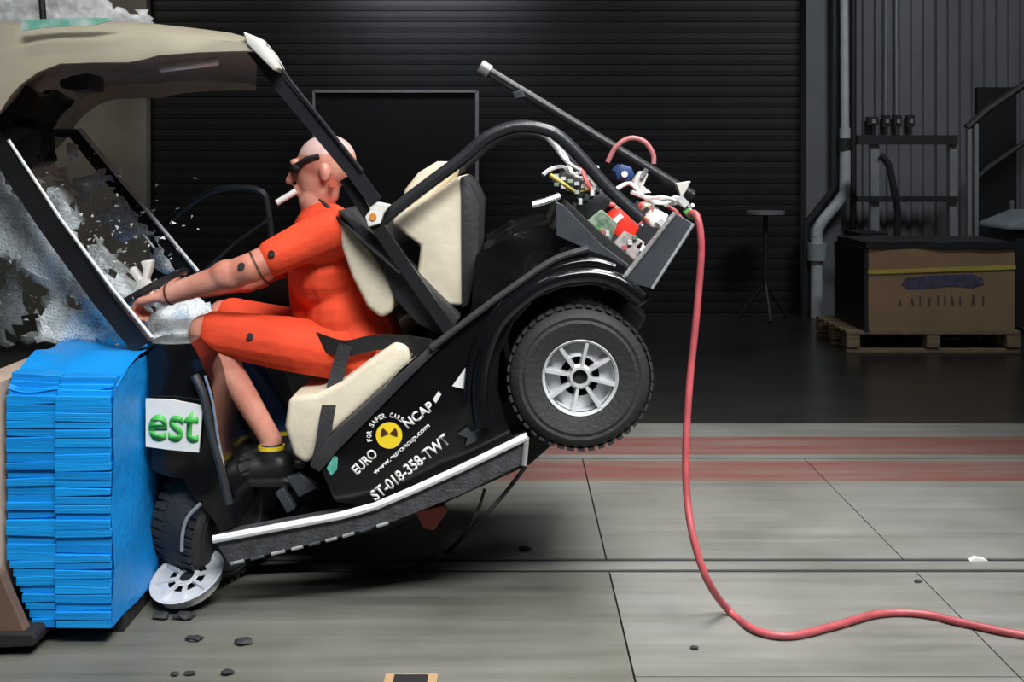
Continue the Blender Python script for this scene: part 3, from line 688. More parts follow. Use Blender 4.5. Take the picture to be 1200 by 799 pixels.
# --- running boards
rb_top = [(250, 632), (330, 617), (400, 604), (440, 593), (480, 576), (540, 549), (618, 511)]
rb_bot = [(612, 545), (540, 580), (460, 612), (400, 629), (340, 644), (268, 661)]
rb = MB().prism(pp(rb_top + rb_bot, YN - .04), YN - .04, YN + .06, .004).build('running_board', 'running_board', cart, smooth=0)
tr = MB().tube([W(x, y, YN - .045) for x, y in rb_top], .0125, 8).build('top_trim', 'bright_trim', rb)
MB().tube([W(617, 512, YN - .045), W(614, 545, YN - .045)], .009, 8).build('end_trim', 'chrome_trim', rb)
lo = [(268, 661), (340, 644), (400, 629), (460, 611)]
for (a, b_), (c, d) in zip(lo, lo[1:]):
    for k in range(3):
        t0, t1 = k / 3 + .03, k / 3 + .25
        MB().tube([W(a + (c - a) * t0, b_ + (d - b_) * t0, YN - .043), W(a + (c - a) * t1, b_ + (d - b_) * t1, YN - .043)], .0055, 6).build('edge_trim', 'grey_metal' if k == 1 else 'rail_steel', rb)
far(rb, YF - YN - .02)
# chassis beams and axles
for y in (3.85, 4.45):
    MB().prism(pp([(285, 628), (440, 600), (612, 520), (700, 450), (700, 475), (620, 545), (450, 622), (290, 650)], 3.85), y, y + .06, .004).build('chassis_beam', 'dark_metal', cart, smooth=0)
MB().tube([W(680, 442, 3.7) , W(680, 442, 3.7) + Vector((0, .98, 0))], .04, 10).build('rear_axle', 'dark_metal', cart)
MB().tube([Vector((-.98, 3.85, .2)), Vector((-.98, 4.6, .2))], .03, 10).build('front_axle', 'dark_metal', cart)
mb = MB().prism(pp([(560, 500), (640, 400), (740, 350), (760, 370), (700, 470), (620, 530)], 3.95), 3.95, 4.45, .02); mb.build('drive_unit', 'dark_metal', cart, smooth=0)
mb = MB().prism(pp([(487, 600), (520, 592), (524, 600), (508, 622), (495, 618)], 3.70), 3.70, 3.74, .003); mb.build('red_bracket', mat('red_dull', (.25, .04, .03), .6), cart, smooth=0)
# --- wheels
def make_wheel(mtx, R, w, rr, name='wheel'):
    """tyre with tread lugs; rim with eight ribs, eight vent holes and a dark hub as sub-parts"""
    h = w / 2
    prof = [(rr * .96, -h * .9), (rr * 1.08, -h), (R * .78, -h * 1.12), (R * .93, -h * 1.02), (R * .985, -h * .8), (R, -h * .4), (R, h * .4), (R * .985, h * .8), (R * .93, h * 1.02), (R * .84, h * 1.12), (R * .80, h * 1.09), (R * .76, h * 1.13), (rr * 1.18, h * 1.02), (rr * 1.05, h * .98), (rr * .96, h * .86), (rr * .96, -h * .9)]
    mb = MB().lathe(prof, mtx, 56)
    for k in range(44):
        for s in (-1, 1):
            t = 2 * PI * (k + (.5 if s > 0 else 0)) / 44; Rm = Matrix.Rotation(-t, 3, 'Y')
            c = Vector((math.cos(t) * R * .99, -s * h * .72, math.sin(t) * R * .99))
            Ml = mtx.to_3x3() @ Rm
            mb.box(mtx @ c, (.008, h * .55, 2 * PI * R / 44 * .62), Ml)
            mb.box(mtx @ Vector((math.cos(t) * R * .985, -s * h * .25, math.sin(t) * R * .985)), (.007, h * .36, 2 * PI * R / 44 * .62), Ml)
    ty = mb.build('wheel', 'rubber', cart, smooth=35)
    return ty
def make_rim(mtx, rr, h, parent, prefix=''):
    mb = MB().lathe([(rr * .93, -h * .9), (rr * .93, h * .45), (rr * .96, h * .82), (rr * 1.0, h * .95), (rr * 1.06, h * 1.02), (rr * 1.09, h * .97), (rr * 1.02, h * .85)], mtx, 48)
    # dished disc with vent holes
    rings = [rr * .95, rr * .56, rr * .36, rr * .26]; hs = [h * .45, h * .62, h * .72, h * .78]; n = 48; V = []
    for r_, hh in zip(rings, hs): V.append([mb.b.verts.new(mtx @ Vector((r_ * math.cos(2 * PI * j / n), -hh, r_ * math.sin(2 * PI * j / n)))) for j in range(n)])
    for i in range(3):
        for j in range(n):
            if i == 1 and (j % 6) in (1, 2, 3, 4): continue
            mb.b.faces.new((V[i][j], V[i][(j + 1) % n], V[i + 1][(j + 1) % n], V[i + 1][j]))
    for k in range(8):                                # raised ribs
        t = 2 * PI * k / 8
        d = Vector((math.cos(t), 0, math.sin(t))); s = Vector((-math.sin(t), 0, math.cos(t)))
        q = []
        for r_, ww, h0, h1 in ((rr * .26, rr * .07, h * .6, h * .88), (rr * 1.0, rr * .085, h * .4, h * .97)):
            q.append([mb.b.verts.new(mtx @ (d * r_ + s * a * ww - Vector((0, hh, 0)))) for a, hh in ((-1, h0), (-.6, h1), (.6, h1), (1, h0))])
        for j in range(3): mb.b.faces.new((q[0][j], q[0][j + 1], q[1][j + 1], q[1][j]))
    mb.lathe([(rr * .30, h * .75), (rr * .29, h * .92), (rr * .22, h * .92), (rr * .21, h * .6)], mtx, 24)
    rim = mb.build(prefix + 'rim', 'silver', parent, smooth=40)
    hub = MB().lathe([(rr * .92, -h * .2), (0.001, -h * .2)], mtx, 24).lathe([(rr * .22, h * .72), (.001, h * .74)], mtx, 16).build(prefix + 'brake_drum', 'board_black', parent, smooth=0)
    return rim, hub
RW, TW, RR = .229, .20, .112
wc = W(680, 443, 3.62)
mR = Matrix.Translation((wc.x, YN + .0 + TW / 2, wc.z)) @ Matrix.Rotation(.2, 4, 'Y')
wh = make_wheel(mR, RW, TW, RR); make_rim(mR, RR, TW / 2, wh)
mRf = Matrix.Translation((wc.x, YF - TW / 2, wc.z)) @ Matrix.Rotation(PI, 4, 'Z')
w2 = make_wheel(mRf, RW, TW, RR); make_rim(mRf, RR, TW / 2, w2)
mF = Matrix.Translation((-.985, 3.86, .235)) @ Matrix.Rotation(math.radians(62), 4, 'Z') @ Matrix.Rotation(.18, 4, 'X')
w3 = make_wheel(mF, .215, .17, RR)
MB().lathe([(RR * 1.06, .09), (RR * 1.0, .07), (.02, .05)], mF, 32).build('brake_drum', 'grey_metal', w3)
MB().tube(curve([W(213, 646, 3.62), W(214, 625, 3.62), W(220, 606, 3.62), W(235, 590, 3.62)], 5), .006, 6).build('bent_rim_edge', 'rail_steel', w3)
mF2 = Matrix.Translation((-.965, 4.55, .225)) @ Matrix.Rotation(.3, 4, 'Z')
w4 = make_wheel(mF2, .215, .17, RR); make_rim(mF2, RR, .085, w4)
# --- seats
ys0, ys1 = 3.70, 4.66
sc_ = MB().prism(pp([(338, 466), (333, 500), (343, 534), (358, 545), (372, 532), (384, 512), (482, 424), (478, 406), (462, 402), (440, 418), (400, 448), (370, 462)], ys0), ys0, ys1, .018, 3).build('seat_cushion', 'cream_seat', cart, smooth=60)
MB().prism(pp([(362, 546), (374, 530), (386, 513), (484, 424), (506, 404), (514, 410), (484, 439), (396, 528), (374, 554)], 3.605), 3.605, 4.70, .006).build('seat_base', 'dark_plastic', cart, smooth=30)
MB().prism(pp([(396, 258), (408, 262), (432, 290), (452, 320), (463, 348), (460, 366), (446, 373), (430, 360), (412, 325), (400, 290)], 3.74), 3.74, 4.64, .016, 3).build('seat_back_cushion', 'cream_seat', cart, smooth=60)
MB().prism(pp([(394, 246), (408, 250), (440, 275), (490, 322), (540, 372), (522, 396), (490, 380), (464, 352), (450, 316), (428, 284)], 3.72), 3.72, 4.66, .008).build('seat_back_shell', 'dark_plastic', cart, smooth=30)
MB().prism(pp([(538, 205), (543, 213), (543, 359), (508, 357), (494, 342), (489, 318), (493, 288), (476, 276), (458, 262), (466, 250), (500, 232)], 3.78), 3.78, 4.62, .014, 3).build('rear_backrest_cushion', 'cream_seat', cart, smooth=60)
MB().prism(pp([(540, 206), (552, 218), (562, 240), (560, 300), (550, 356), (541, 362)], 3.77), 3.77, 4.63, .006).build('rear_backrest_shell', 'dark_plastic', cart, smooth=30)
MB().prism(pp([(468, 252), (474, 222), (490, 202), (512, 189), (532, 190), (530, 208), (505, 232), (486, 250)], 4.05), 4.05, 4.55, .02, 3).build('headrest', 'cream_seat', cart, smooth=60)
# --- roof struts and hoops
MB().ribbon([W(296, 55, 3.56), W(330, 100, 3.58), W(418, 206, 3.64), W(440, 236, 3.66)], .043, .03, (.7, 0, .7)).build('roof_strut', 'black_tube', cart, smooth=30)
MB().tube([W(310, 52, 3.54), W(340, 95, 3.56), W(424, 200, 3.62)], .007, 6).build('strut_channel', 'black_tube', cart)
MB().ribbon([W(405, 208, 3.67), W(432, 250, 3.68), (W(470, 305, 3.68)), W(528, 388, 3.68)], .04, .03, (.8, 0, .5)).build('lower_strut', 'black_satin', cart, smooth=30)
hp = [(440, 264), (470, 240), (500, 217), (540, 187), (565, 165), (590, 152), (616, 148), (645, 154), (665, 168), (690, 195), (715, 223), (752, 257)]
hoop = MB().tube(curve([W(x, y, 3.70) for x, y in hp], 4), .0208, 12).build('rear_hoop', 'black_tube', cart)
far(hoop, .86)
MB().tube([W(567, 80, 4.58), W(812, 229, 4.58)], .0215, 12).build('rear_strut', 'black_tube', cart)
MB().tube([W(563, 77, 4.58), W(574, 84, 4.58)], .027, 12).build('strut_end', 'rail_steel', cart)
MB().prism(pp([(791, 215), (808, 212), (802, 224), (797, 232)], 4.54), 4.50, 4.56, .003).build('strut_bracket', 'white_part', cart, smooth=0)
MB().prism(pp([(600, 108), (612, 106), (616, 114), (604, 116)], 4.56), 4.54, 4.60, .003).build('strut_bracket', 'grey_metal', cart, smooth=0)
MB().prism(pp([(426, 230), (440, 236), (458, 240), (450, 250), (446, 262), (432, 266), (428, 254), (434, 246)], 3.66), 3.65, 3.69, .004).build('torn_belt_guide', 'white_part', cart, smooth=0)
disc(437, 254, 4.5, 3.649, .003, mat('target_orange', (.7, .25, .03), .5), 'target_mark', cart, 14)
# --- rear instrument tray
MB().prism(pp([(727, 330), (764, 338), (813, 262), (791, 249)], 3.60), 3.60, 3.63, .003).build('tray_side', 'grey_metal', cart, smooth=0)
MB().prism(pp([(727, 330), (764, 338), (813, 262), (791, 249)], 3.60), 4.68, 4.71, .003).build('tray_side', 'grey_metal', cart, smooth=0)
MB().prism(pp([(757, 336), (764, 338), (813, 262), (806, 260)], 3.62), 3.63, 4.68).build('tray_floor', 'grey_metal', cart, smooth=0)
MB().tube([W(727, 330, 3.595), W(791, 249, 3.595)], .007, 6).build('tray_edge', 'chrome_trim', cart)
MB().tube([W(764, 338, 3.595), W(813, 262, 3.595)], .005, 6).build('tray_edge', 'rail_steel', cart)
MB().prism(pp([(651, 236), (660, 240), (705, 287), (742, 314), (722, 306), (690, 293), (652, 276)], 3.64), 3.64, 3.66, .002).build('fin_plate', 'grey_metal', cart, smooth=0)
MB().prism(pp([(650, 270), (735, 325), (764, 336), (770, 326), (700, 268), (665, 236)], 3.68), 3.70, 4.66, .004).build('tray_bed', 'dark_metal', cart, smooth=0)
MB().tube([W(624, 240, 3.70), W(640, 236, 3.7), W(655, 230, 3.72)], .012, 8).build('tow_pin', 'chrome_trim', cart)
# --- seat belts (parts of the cart)
MB().ribbon(curve([W(352, 390, 3.90), W(375, 400, 3.80), W(405, 408, 3.765), W(440, 401, 3.76), W(475, 402, 3.73), W(505, 407, 3.67)], 5), .052, .006, (.1, -.15, 1)).build('lap_belt', 'strap', cart, smooth=30)
MB().ribbon(curve([W(405, 404, 3.755), W(396, 435, 3.74), W(385, 478, 3.70), W(378, 520, 3.675), W(372, 548, 3.672)], 5), .045, .006, (1, 0, 0)).build('belt_strap', 'strap', cart, smooth=30)
MB().ribbon(curve([W(378, 236, 3.85), W(392, 250, 3.80), W(415, 272, 3.71), W(470, 320, 3.68)], 5), .04, .006, (0, 1, 0)).build('shoulder_belt', 'strap', cart, smooth=30)
# far side grab rail seen past the driver
MB().tube(curve([W(190, 268, 4.7), W(215, 245, 4.7), W(250, 224, 4.7), W(285, 220, 4.7), W(308, 226, 4.7), W(314, 245, 4.7), W(318, 280, 4.7), W(322, 330, 4.7)], 5), .013, 8).build('grab_rail', 'black_tube', cart)
MB().tube([W(238, 318, 4.65), W(275, 285, 4.65), W(318, 255, 4.65)], .007, 6).build('cross_wire', 'black_tube', cart)
MB().prism(pp([(298, 322), (338, 318), (340, 375), (312, 372)], 4.35), 4.35, 4.5, .01).build('centre_console', 'black_satin', cart, smooth=30)

# ================================================================== INSTRUMENTS IN THE TRAY (loose test equipment)
def block(name, label, cat, poly, Y, d, m, bev=.005):
    P_ = pp(poly, Y); cx = sum(p[0] for p in P_) / len(P_); cz = min(p[1] for p in P_)
    t = thing(name, label, cat, (cx, Y + d / 2, cz))
    MB().prism(P_, Y, Y + d, bev).build('housing', m, t, smooth=30)
    return t, P_
t, _ = block('data_recorder', 'bright red instrument box in the rear tray of the cart', 'instrument', [(705, 262), (728, 244), (752, 262), (738, 286), (722, 276)], 3.85, .2, 'red')
MB().prism(pp([(712, 262), (727, 250), (731, 254), (716, 267)], 3.846), 3.844, 3.85).build('label_plate', 'white', t, smooth=0)
t, _ = block('circuit_module', 'pale green circuit module left of the red box in the rear tray', 'instrument', [(686, 262), (706, 246), (724, 262), (716, 282), (700, 284)], 3.78, .1, 'pcb')
for k in range(4): MB().box(W(694 + k * 6, 268 + k * 2, 3.775), (.012, .012, .018)).build('chip', ('white', 'green_print', 'pink_wire', 'white')[k], t, smooth=0)
t, _ = block('battery_pack', 'white battery block at the top edge of the rear tray', 'battery', [(759, 256), (770, 245), (784, 252), (776, 268), (764, 266)], 3.80, .16, 'white_part')
MB().tube([W(766, 247, 3.83), W(764, 240, 3.83)], .008, 8).build('terminal', 'chrome_trim', t)
t, _ = block('connector_block', 'pale connector block at the bottom of the rear tray', 'connector', [(716, 292), (735, 272), (756, 284), (745, 304), (730, 306)], 3.76, .12, mat('pale_pcb', (.35, .42, .40), .5, col2=(.65, .5, .48), scale=45))
for k in range(4): MB().box(W(726 + k * 6, 296 - k * 6, 3.755), (.014, .012, .014)).build('socket', ('white', 'pink_wire', 'white', 'pcb')[k], t, smooth=0)
t, _ = block('cable_drum', 'dark blue round cable drum behind the hoop above the tray', 'cable drum', [(720, 200), (728, 192), (740, 196), (744, 206), (736, 214), (724, 211)], 4.1, .15, 'blue_cap')
MB().tube([W(732, 204, 4.08), W(732, 204, 4.2)], .012, 8).build('spindle', 'white', t)
t, _ = block('valve_block', 'white angular valve block above the tray near the far strut', 'valve', [(742, 214), (752, 200), (760, 204), (754, 218), (764, 226), (748, 228)], 4.2, .1, 'white_part')
MB().tube([W(752, 208, 4.19), W(758, 198, 4.19)], .009, 8).build('nozzle', 'chrome_trim', t)
t, _ = block('relay_box', 'black relay box beside the fin plate in the rear tray', 'instrument', [(662, 250), (702, 222), (716, 238), (684, 270)], 3.84, .2, 'black_satin')
for k in range(6): MB().box(W(666 + k * 7, 246 - k * 5, 3.835), (.012, .012, .02)).build('terminal', ('white', 'grey_metal')[k % 2], t, smooth=0)
t, _ = block('wiring_rack', 'silver rack of connectors under the hoop behind the seat', 'instrument', [(648, 214), (662, 200), (692, 218), (680, 236)], 3.95, .25, 'dark_plastic')
for k in range(9): MB().box(W(652 + (k % 5) * 8, 206 + (k // 5) * 10 + (k % 5) * 3, 3.945), (.016, .012, .012)).build('plug', ('silver', 'white', 'pcb')[k % 3], t, smooth=0)
rnd = random.Random(11)
wires = [((690, 205), (712, 225), (738, 215), (760, 235), (792, 238), 'white', 'white wire loop trailing to the far end of the tray'), ((680, 190), (688, 215), (700, 232), (720, 240), (730, 232), 'pink_wire', 'pink wire drooping beside the hoop above the tray'),
         ((740, 225), (760, 232), (780, 232), (800, 240), (812, 250), 'silver', 'silver braided lead along the top of the tray'), ((750, 240), (770, 236), (790, 246), (800, 258), (806, 262), 'pink_wire', 'pink wire lying at the upper end of the tray'),
         ((625, 150), (640, 160), (655, 178), (665, 190), (680, 200), 'silver', 'silver lead hanging under the top of the hoop'), ((645, 205), (660, 215), (675, 225), (690, 222), (700, 235), 'strap_yellow', 'yellow-green wire crossing the connector rack'),
         ((648, 168), (662, 182), (672, 205), (690, 212), (702, 226), 'white', 'thin white wire dangling under the hoop bend'), ((700, 196), (690, 205), (694, 222), (706, 214), (716, 222), 'silver', 'silver coiled lead between hoop and relay box'),
         ((722, 244), (735, 238), (748, 246), (758, 240), (770, 246), 'pcb', 'greenish lead behind the red box'), ((780, 240), (790, 232), (802, 236), (806, 244), (812, 240), 'white', 'short white lead at the upper tray corner'), ((636, 205), (646, 198), (660, 196), (672, 204), (684, 200), 'silver', 'silver lead left of the connector rack')]
for w_ in wires:
    pts = [W(p[0], p[1], 3.90 + .12 * rnd.random()) for p in w_[:5]]
    o = MB().tube(curve(pts, 5), .0075, 6).build('wire', w_[5], loc=pts[2]); tag(o, w_[6], 'wire', 'wires on the rear tray')
for i, (x, y, m, lb) in enumerate(((776, 262, 'silver', 'silver clamp beside the white battery block'), (800, 236, 'silver', 'silver coupling at the far top corner of the tray'), (808, 250, 'green_print', 'small green coupling where the red hose leaves'), (745, 258, 'pink_wire', 'small pink plug right of the red box'), (752, 290, 'white', 'white plug at the lower tray edge'))):
    q = W(x, y, 3.78)
    t = thing('coupling', lb, 'coupling', q)
    R = Matrix.Rotation(.8, 3, 'Y')
    MB().box(q, (.035, .04, .022), R).build('body', m, t, smooth=0); MB().tube([q, q + R @ Vector((.03, -.01, 0))], .009, 8).build('nipple', 'grey_metal', t)

# ================================================================== HOSES AND CABLES
hz = [W(806, 250, 3.78), W(816, 252, 3.72), W(821, 275, 3.70), W(821, 310, 3.70), W(815, 380, 3.68), W(808, 450, 3.66), W(804, 520, 3.62), W(805, 580, 3.58), W(813, 632, 3.52)]
def onfloor(px, py, r=.0125):
    Y = F * (CH - r) / (py - HZ); return W(px, py, Y)
hz += [W(830, 682, 3.50), onfloor(855, 716), onfloor(885, 738), onfloor(925, 745), onfloor(975, 734), onfloor(1030, 719), onfloor(1080, 719), onfloor(1130, 730), onfloor(1200, 744), onfloor(1290, 752)]
tag(MB().tube(curve(hz, 7), .0118, 10).build('air_hose', 'red_hose', loc=Vector((.9, 3.45, 0))), 'long red hose hanging from the tray and snaking across the concrete floor', 'hose')
tag(MB().tube(curve([W(712, 190, 4.3), W(722, 172, 4.3), W(738, 162, 4.3), W(755, 166, 4.3), W(765, 180, 4.3), W(766, 192, 4.3)], 6), .0095, 10).build('hose_loop', mat('faded_hose', (.5, .17, .17), .45), loc=W(740, 190, 4.3)), 'short pink-red hose loop arching over the far rear strut', 'hose')
tag(MB().tube(curve([W(616, 546, 3.64), W(590, 580, 3.66), W(560, 612, 3.7), onfloor(525, 645, .006), onfloor(480, 668, .006), onfloor(430, 676, .006)], 6), .0065, 8).build('trailing_cable', 'board_black', loc=onfloor(525, 645, 0)), 'black cable trailing from the running board end to the floor', 'cable')
tag(MB().tube(curve([W(568, 573, 3.64), W(561, 595, 3.66), W(550, 616, 3.72), onfloor(530, 640, .006), onfloor(500, 655, .006)], 6), .005, 8).build('trailing_cable', 'board_black', loc=onfloor(530, 640, 0)), 'thin short black cable hanging under the running board', 'cable')

# ================================================================== TORN-OFF RIM AND DEBRIS
c = onfloor(218, 683, 0.085)
c = W(219, 682, 3.66)
th_r = thing('torn_off_rim', 'silver ribbed wheel rim leaning on the floor under the front of the cart', 'wheel rim', (c.x, c.y, 0))
mt = Matrix.Translation(c + Vector((0, .02, 0))) @ Matrix.Rotation(-.22, 4, 'Y') @ Matrix.Rotation(math.radians(-66), 4, 'X')
make_rim(mt, .110, .021, th_r)
deb = [(190, 722, .022, 'black rubber scrap under the left side of the torn-off rim'), (216, 722, .024, 'black rubber scrap under the right side of the torn-off rim'), (228, 748, .018, 'dark scrap on the floor below the torn-off rim'), (285, 752, .02, 'flat dark scrap on the floor right of the barrier'),
       (615, 644, .018, 'single black scrap beside the tow-track slot'), (222, 789, .012, 'small dark scrap, middle of three near the bottom edge'), (266, 788, .014, 'small dark scrap, right of three near the bottom edge'), (205, 790, .01, 'small dark scrap, left of three near the bottom edge'), (1076, 681, .010, 'tiny dark scrap by the floor joint right of the hose'), (814, 759, .010, 'tiny dark scrap below the hose bend')]
for i, (x, y, s, lb) in enumerate(deb):
    p = onfloor(x, y, s * .3); mb = MB(); vs = bmesh.ops.create_icosphere(mb.b, subdivisions=2, radius=s)['verts']
    for v in vs:
        n_ = noise.noise(v.co / s * 1.5 + Vector((i * 5, 0, 0))); v.co = v.co * (1 + .5 * n_); v.co.z *= .4; v.co.x *= 1.3; v.co += p
    zmin = min(v.co.z for v in vs)
    for v in vs: v.co.z -= zmin - .0005
    tag(mb.build('debris_scrap', 'rubber', loc=(p.x, p.y, 0), smooth=30), lb, 'debris', 'scraps on the floor')
p = onfloor(1145, 655, .004)
mb = MB().prism([(p.x - .03, .0005), (p.x - .01, .012), (p.x + .02, .008), (p.x + .035, .0005)], p.y - .012, p.y + .012); tag(mb.build('debris_chip', 'white', loc=(p.x, p.y, 0), smooth=0), 'small white chip between the two tow-track slots', 'debris', 'scraps on the floor')
p = onfloor(484, 798, 0.0); p.y -= .085
bb = thing('cable_cover', 'tan and black floor fitting cut by the bottom edge', 'floor fitting', (p.x, p.y, 0))
MB().box((p.x, p.y, .018), (.14, .10, .036)).build('body', mat('tan', (.42, .27, .13), .6), bb, smooth=0)
MB().box((p.x, p.y, .038), (.09, .07, .006)).build('lid', 'board_black', bb, smooth=0)

# ================================================================== THE DUMMY
dm = thing('crash_test_dummy', 'tan crash-test dummy in orange shirt and shorts gripping the wheel of the cart', 'dummy', W(430, 430, 3.98))
def remesh(o, vox, it=4):
    r = o.modifiers.new('union', 'REMESH'); r.mode = 'VOXEL'; r.voxel_size = vox; r.use_smooth_shade = True
    s = o.modifiers.new('soften', 'SMOOTH'); s.factor = .5; s.iterations = it
    return o
YT = 3.98
J = dict(pel=W(424, 408, YT), belly=W(400, 370, YT), chest=W(382, 315, YT), up=W(378, 270, YT), neck=W(372, 246, YT), nk2=W(368, 232, YT), head=W(380, 200, YT),
         shN=W(386, 270, 3.80), elN=W(294, 314, 3.74), wrN=W(196, 346, 3.79), haN=W(176, 350, 3.80),
         shF=W(384, 272, 4.16), elF=W(305, 322, 4.20), wrF=W(232, 340, 4.14), haF=W(216, 332, 4.10),
         hiN=W(426, 416, 3.89), knN=W(241, 388, 3.85), anN=W(318, 516, 3.86),
         hiF=W(424, 412, 4.08), knF=W(262, 370, 4.12), anF=W(334, 498, 4.12))
b = MB()
# torso core
b.ball(J['pel'], .12, (1, 1.35, .95)); b.ball(J['belly'], .105, (1, 1.35, 1.1)); b.ball(J['chest'], .115, (1, 1.4, 1.2)); b.ball(J['up'], .09, (1, 1.7, .9))
b.limb(J['up'], J['nk2'], .06, .052); b.limb(J['shN'], J['shF'], .06, .06)
# head: skull, jaw, nose, brow, ear
hd = J['head']; Rt = Matrix.Rotation(-.10, 3, 'Y')
def hl(x, y, z): return hd + Rt @ Vector((x, y, z))
b.ball(hl(.012, 0, .03), .1, (1.03, .78, .95), Rt, 20, 14)
b.ball(hl(-.02, 0, -.015), .085, (.95, .74, 1.2), Rt, 20, 14)
b.ball(hl(-.058, 0, -.098), .042, (1, 1.15, .85), Rt)
b.limb(hl(-.01, 0, -.075), hl(-.062, 0, -.108), .055, .034)
b.limb(hl(-.098, 0, .022), hl(-.122, 0, -.022), .010, .016)            # nose
b.limb(hl(-.095, -.035, .038), hl(-.095, .035, .038), .014, .014)      # brow
b.limb(hl(-.100, -.02, -.050), hl(-.100, .02, -.050), .011, .011); b.limb(hl(-.096, -.018, -.066), hl(-.096, .018, -.066), .011, .011)   # lips
for s in (-1, 1): b.ball(hl(.012, s * .078, -.01), .03, (.6, .35, 1.0), Rt)
# arms
for s in 'NF':
    b.limb(J['sh' + s], J['el' + s], .058, .050); b.limb(J['el' + s], J['wr' + s], .051, .034)
    e_, w_ = J['el' + s], J['wr' + s]; b.ball(e_ + (w_ - e_) * .25, .055, (1.3, .95, .95))
# hands: palm, four bent fingers, thumb closing round the wheel
def hand(wr, ha, sgn):
    d = (ha - wr).normalized(); side_ = Vector((0, 1, 0)); side_ = (side_ - d * side_.dot(d)).normalized(); up = side_.cross(d)
    if up.z < 0: up = -up
    pc = wr + d * .055
    for k in range(4):
        o_ = side_ * (k - 1.5) * .0195
        b.limb(wr + d * .01 + o_ * .6, wr + d * .085 + o_, .017, .0135)
        L = (.040, .046, .043, .034)[k if sgn > 0 else 3 - k]
        a0 = wr + d * .09 + o_; a1 = a0 + (d * .75 - up * .66) * L; a2 = a1 + (-d * .35 - up * .94) * L * .75; a3 = a2 + (-d * .95 - up * .2) * L * .6
        b.limb(a0, a1, .0105, .0098, 10); b.limb(a1, a2, .0098, .009, 10); b.limb(a2, a3, .009, .008, 10)
    t0 = wr + d * .03 + side_ * .03 * sgn; t1 = t0 + (d * .6 + up * .3 + side_ * .5 * sgn) * .045; t2 = t1 + (d * .8 - up * .5) * .035
    b.limb(t0, t1, .015, .012, 10); b.limb(t1, t2, .012, .0095, 10)
hand(J['wrN'], J['haN'], 1); hand(J['wrF'], J['haF'], -1)
# legs
for s in 'NF':
    b.limb(J['hi' + s], J['kn' + s], .085, .058); b.limb(J['kn' + s], J['an' + s], .054, .036)
    k_, a_ = J['kn' + s], J['an' + s]; b.ball(k_ + (a_ - k_) * .3 + Vector((.004, 0, .004)), .052, (1, .95, 1.3))
    b.limb(a_, a_ + Vector((-.01, 0, -.06)), .038, .036); b.limb(a_ + Vector((0, 0, -.06)), a_ + Vector((-.11, 0, -.100)), .034, .024)
def skin_material():
    m = M['skin'].copy(); m.name = 'dummy_skin'; nt = m.node_tree; bs_ = nt.nodes['Principled BSDF']
    g = nt.nodes.new('ShaderNodeNewGeometry'); sx = nt.nodes.new('ShaderNodeSeparateXYZ'); nt.links.new(g.outputs['Position'], sx.inputs[0])
    def stp(sock, v, lo):
        n = nt.nodes.new('ShaderNodeMath'); n.operation = 'GREATER_THAN' if lo else 'LESS_THAN'; n.inputs[1].default_value = v; nt.links.new(sx.outputs[sock], n.inputs[0]); return n.outputs[0]
    def mul(a_, c_):
        n = nt.nodes.new('ShaderNodeMath'); n.operation = 'MULTIPLY'; nt.links.new(a_, n.inputs[0]); nt.links.new(c_, n.inputs[1]); return n.outputs[0]
    old = bs_.inputs['Base Color'].links[0].from_socket
    def mix(f, a_, col):
        n = nt.nodes.new('ShaderNodeMix'); n.data_type = 'RGBA'; nt.links.new(f, n.inputs[0]); nt.links.new(a_, n.inputs[6]); n.inputs[7].default_value = col; return n.outputs[2]
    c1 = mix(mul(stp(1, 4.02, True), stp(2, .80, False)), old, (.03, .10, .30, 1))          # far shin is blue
    c2 = mix(stp(2, J['head'].z + .055, True), c1, (.62, .42, .38, 1))                     # paler painted skull cap
    nt.links.new(c2, bs_.inputs['Base Color']); return m
body = remesh(b.build('body', skin_material(), dm), .0055, 5)
# clothing
b = MB()
b.ball(J['belly'], .118, (1.02, 1.38, 1.15)); b.ball(J['pel'] + Vector((0, 0, .03)), .125, (1.05, 1.4, .9)); b.ball(J['chest'], .125, (1.02, 1.42, 1.25)); b.ball(J['up'], .098, (1.02, 1.72, .95))
b.limb(J['up'], W(374, 250, YT), .075, .064); b.limb(J['shN'], J['shF'], .072, .072)
for s in 'NF':
    a_, e_ = J['sh' + s], J['el' + s]; b.limb(a_, a_ + (e_ - a_) * .70, .076, .062); b.limb(a_ + (J['chest'] - a_) * .2, a_ + (e_ - a_) * .3, .08, .07)
b.limb(W(352, 300, YT), W(358, 372, YT), .05, .05); b.limb(J['up'] + Vector((.02, 0, 0)), J['pel'] + Vector((.03, 0, .03)), .095, .115)
shirt = remesh(b.build('shirt', 'orange', dm), .007, 4)
b = MB(); b.ball(J['pel'], .13, (1.05, 1.38, .9))
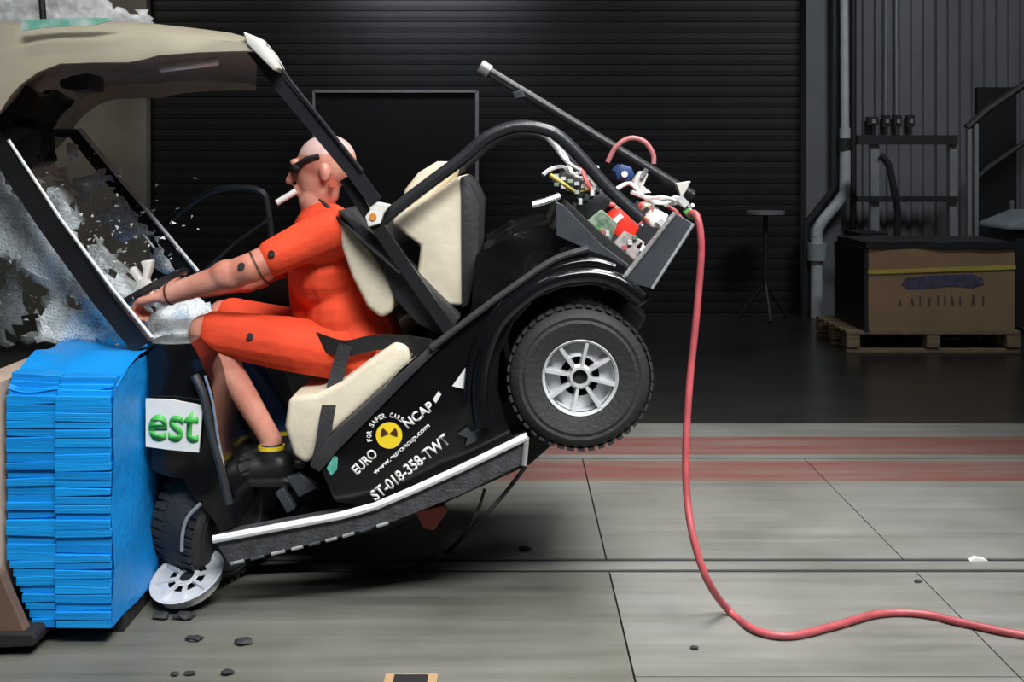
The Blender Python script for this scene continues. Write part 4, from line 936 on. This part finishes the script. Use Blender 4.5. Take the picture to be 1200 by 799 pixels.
for s in 'NF':
    h_, k_ = J['hi' + s], J['kn' + s]; b.limb(h_, h_ + (k_ - h_) * .5, .098, .092); b.limb(h_ + (k_ - h_) * .5, h_ + (k_ - h_) * .93, .092, .074)
b.limb(J['hiN'], J['hiF'], .1, .1)
shorts = remesh(b.build('shorts', 'orange', dm), .007, 4)
for s in 'NF':
    a_ = J['an' + s]; b = MB(); b.limb(a_ + Vector((0, 0, -.055)), a_ + Vector((0, 0, -.03)), .046, .044); b.limb(a_ + Vector((.03, 0, -.085)), a_ + Vector((-.15, 0, -.105)), .05, .042)
    b.box(a_ + Vector((-.06, 0, -.135)), (.27, .085, .025)); remesh(b.build('shoe', 'shoe', dm), .007, 3)
    MB().tube([a_ + Vector((0, 0, -.015)), a_ + Vector((.0, 0, -.028))], .045, 16).build('ankle_band', 'yellow', dm)
# joint target dots, eyes, ear mark
def dot(px, py, Y, r, m, nm): MB().tube([W(px, py, Y), W(px, py, Y + .03)], r, 14).build(nm, m, dm, smooth=0)
dot(318, 297, 3.689, .011, 'board_black', 'joint_bolt'); dot(283, 312, 3.690, .012, 'board_black', 'joint_bolt'); dot(293, 394, 3.774, .011, 'board_black', 'joint_bolt'); dot(238, 397, 3.792, .011, mat('maroon', (.2, .02, .02), .5), 'joint_bolt')
dot(390, 215, 3.896, .014, mat('rust', (.45, .09, .05), .5), 'ear_port')
b = MB()
for s in (-1, 1): b.limb(hl(-.099, s * .012, .018), hl(-.085, s * .05, .018), .017, .014)
b.build('eye_sensor', 'board_black', dm)
MB().tube([hl(-.10, -.04, .02), hl(-.045, -.072, .045), hl(.0, -.078, .05)], .009, 8).build('sensor_strap', 'board_black', dm)
MB().tube([W(347, 224, 3.90), W(324, 238, 3.88)], .011, 10).build('chin_probe', 'white', dm)
M['joint'] = mat('joint_gap', (.09, .03, .022), .6)
for s in 'NF':
    for a_, b_, t, r_ in (('el', 'sh', .06, .0525), ('wr', 'el', .02, .0365)):
        p0, p1 = J[a_ + s], J[b_ + s]; MB().tube([p0 + (p1 - p0) * t, p0 + (p1 - p0) * (t + .022)], r_, 18).build('joint_gap', 'joint', dm)
bpy.context.view_layer.update()
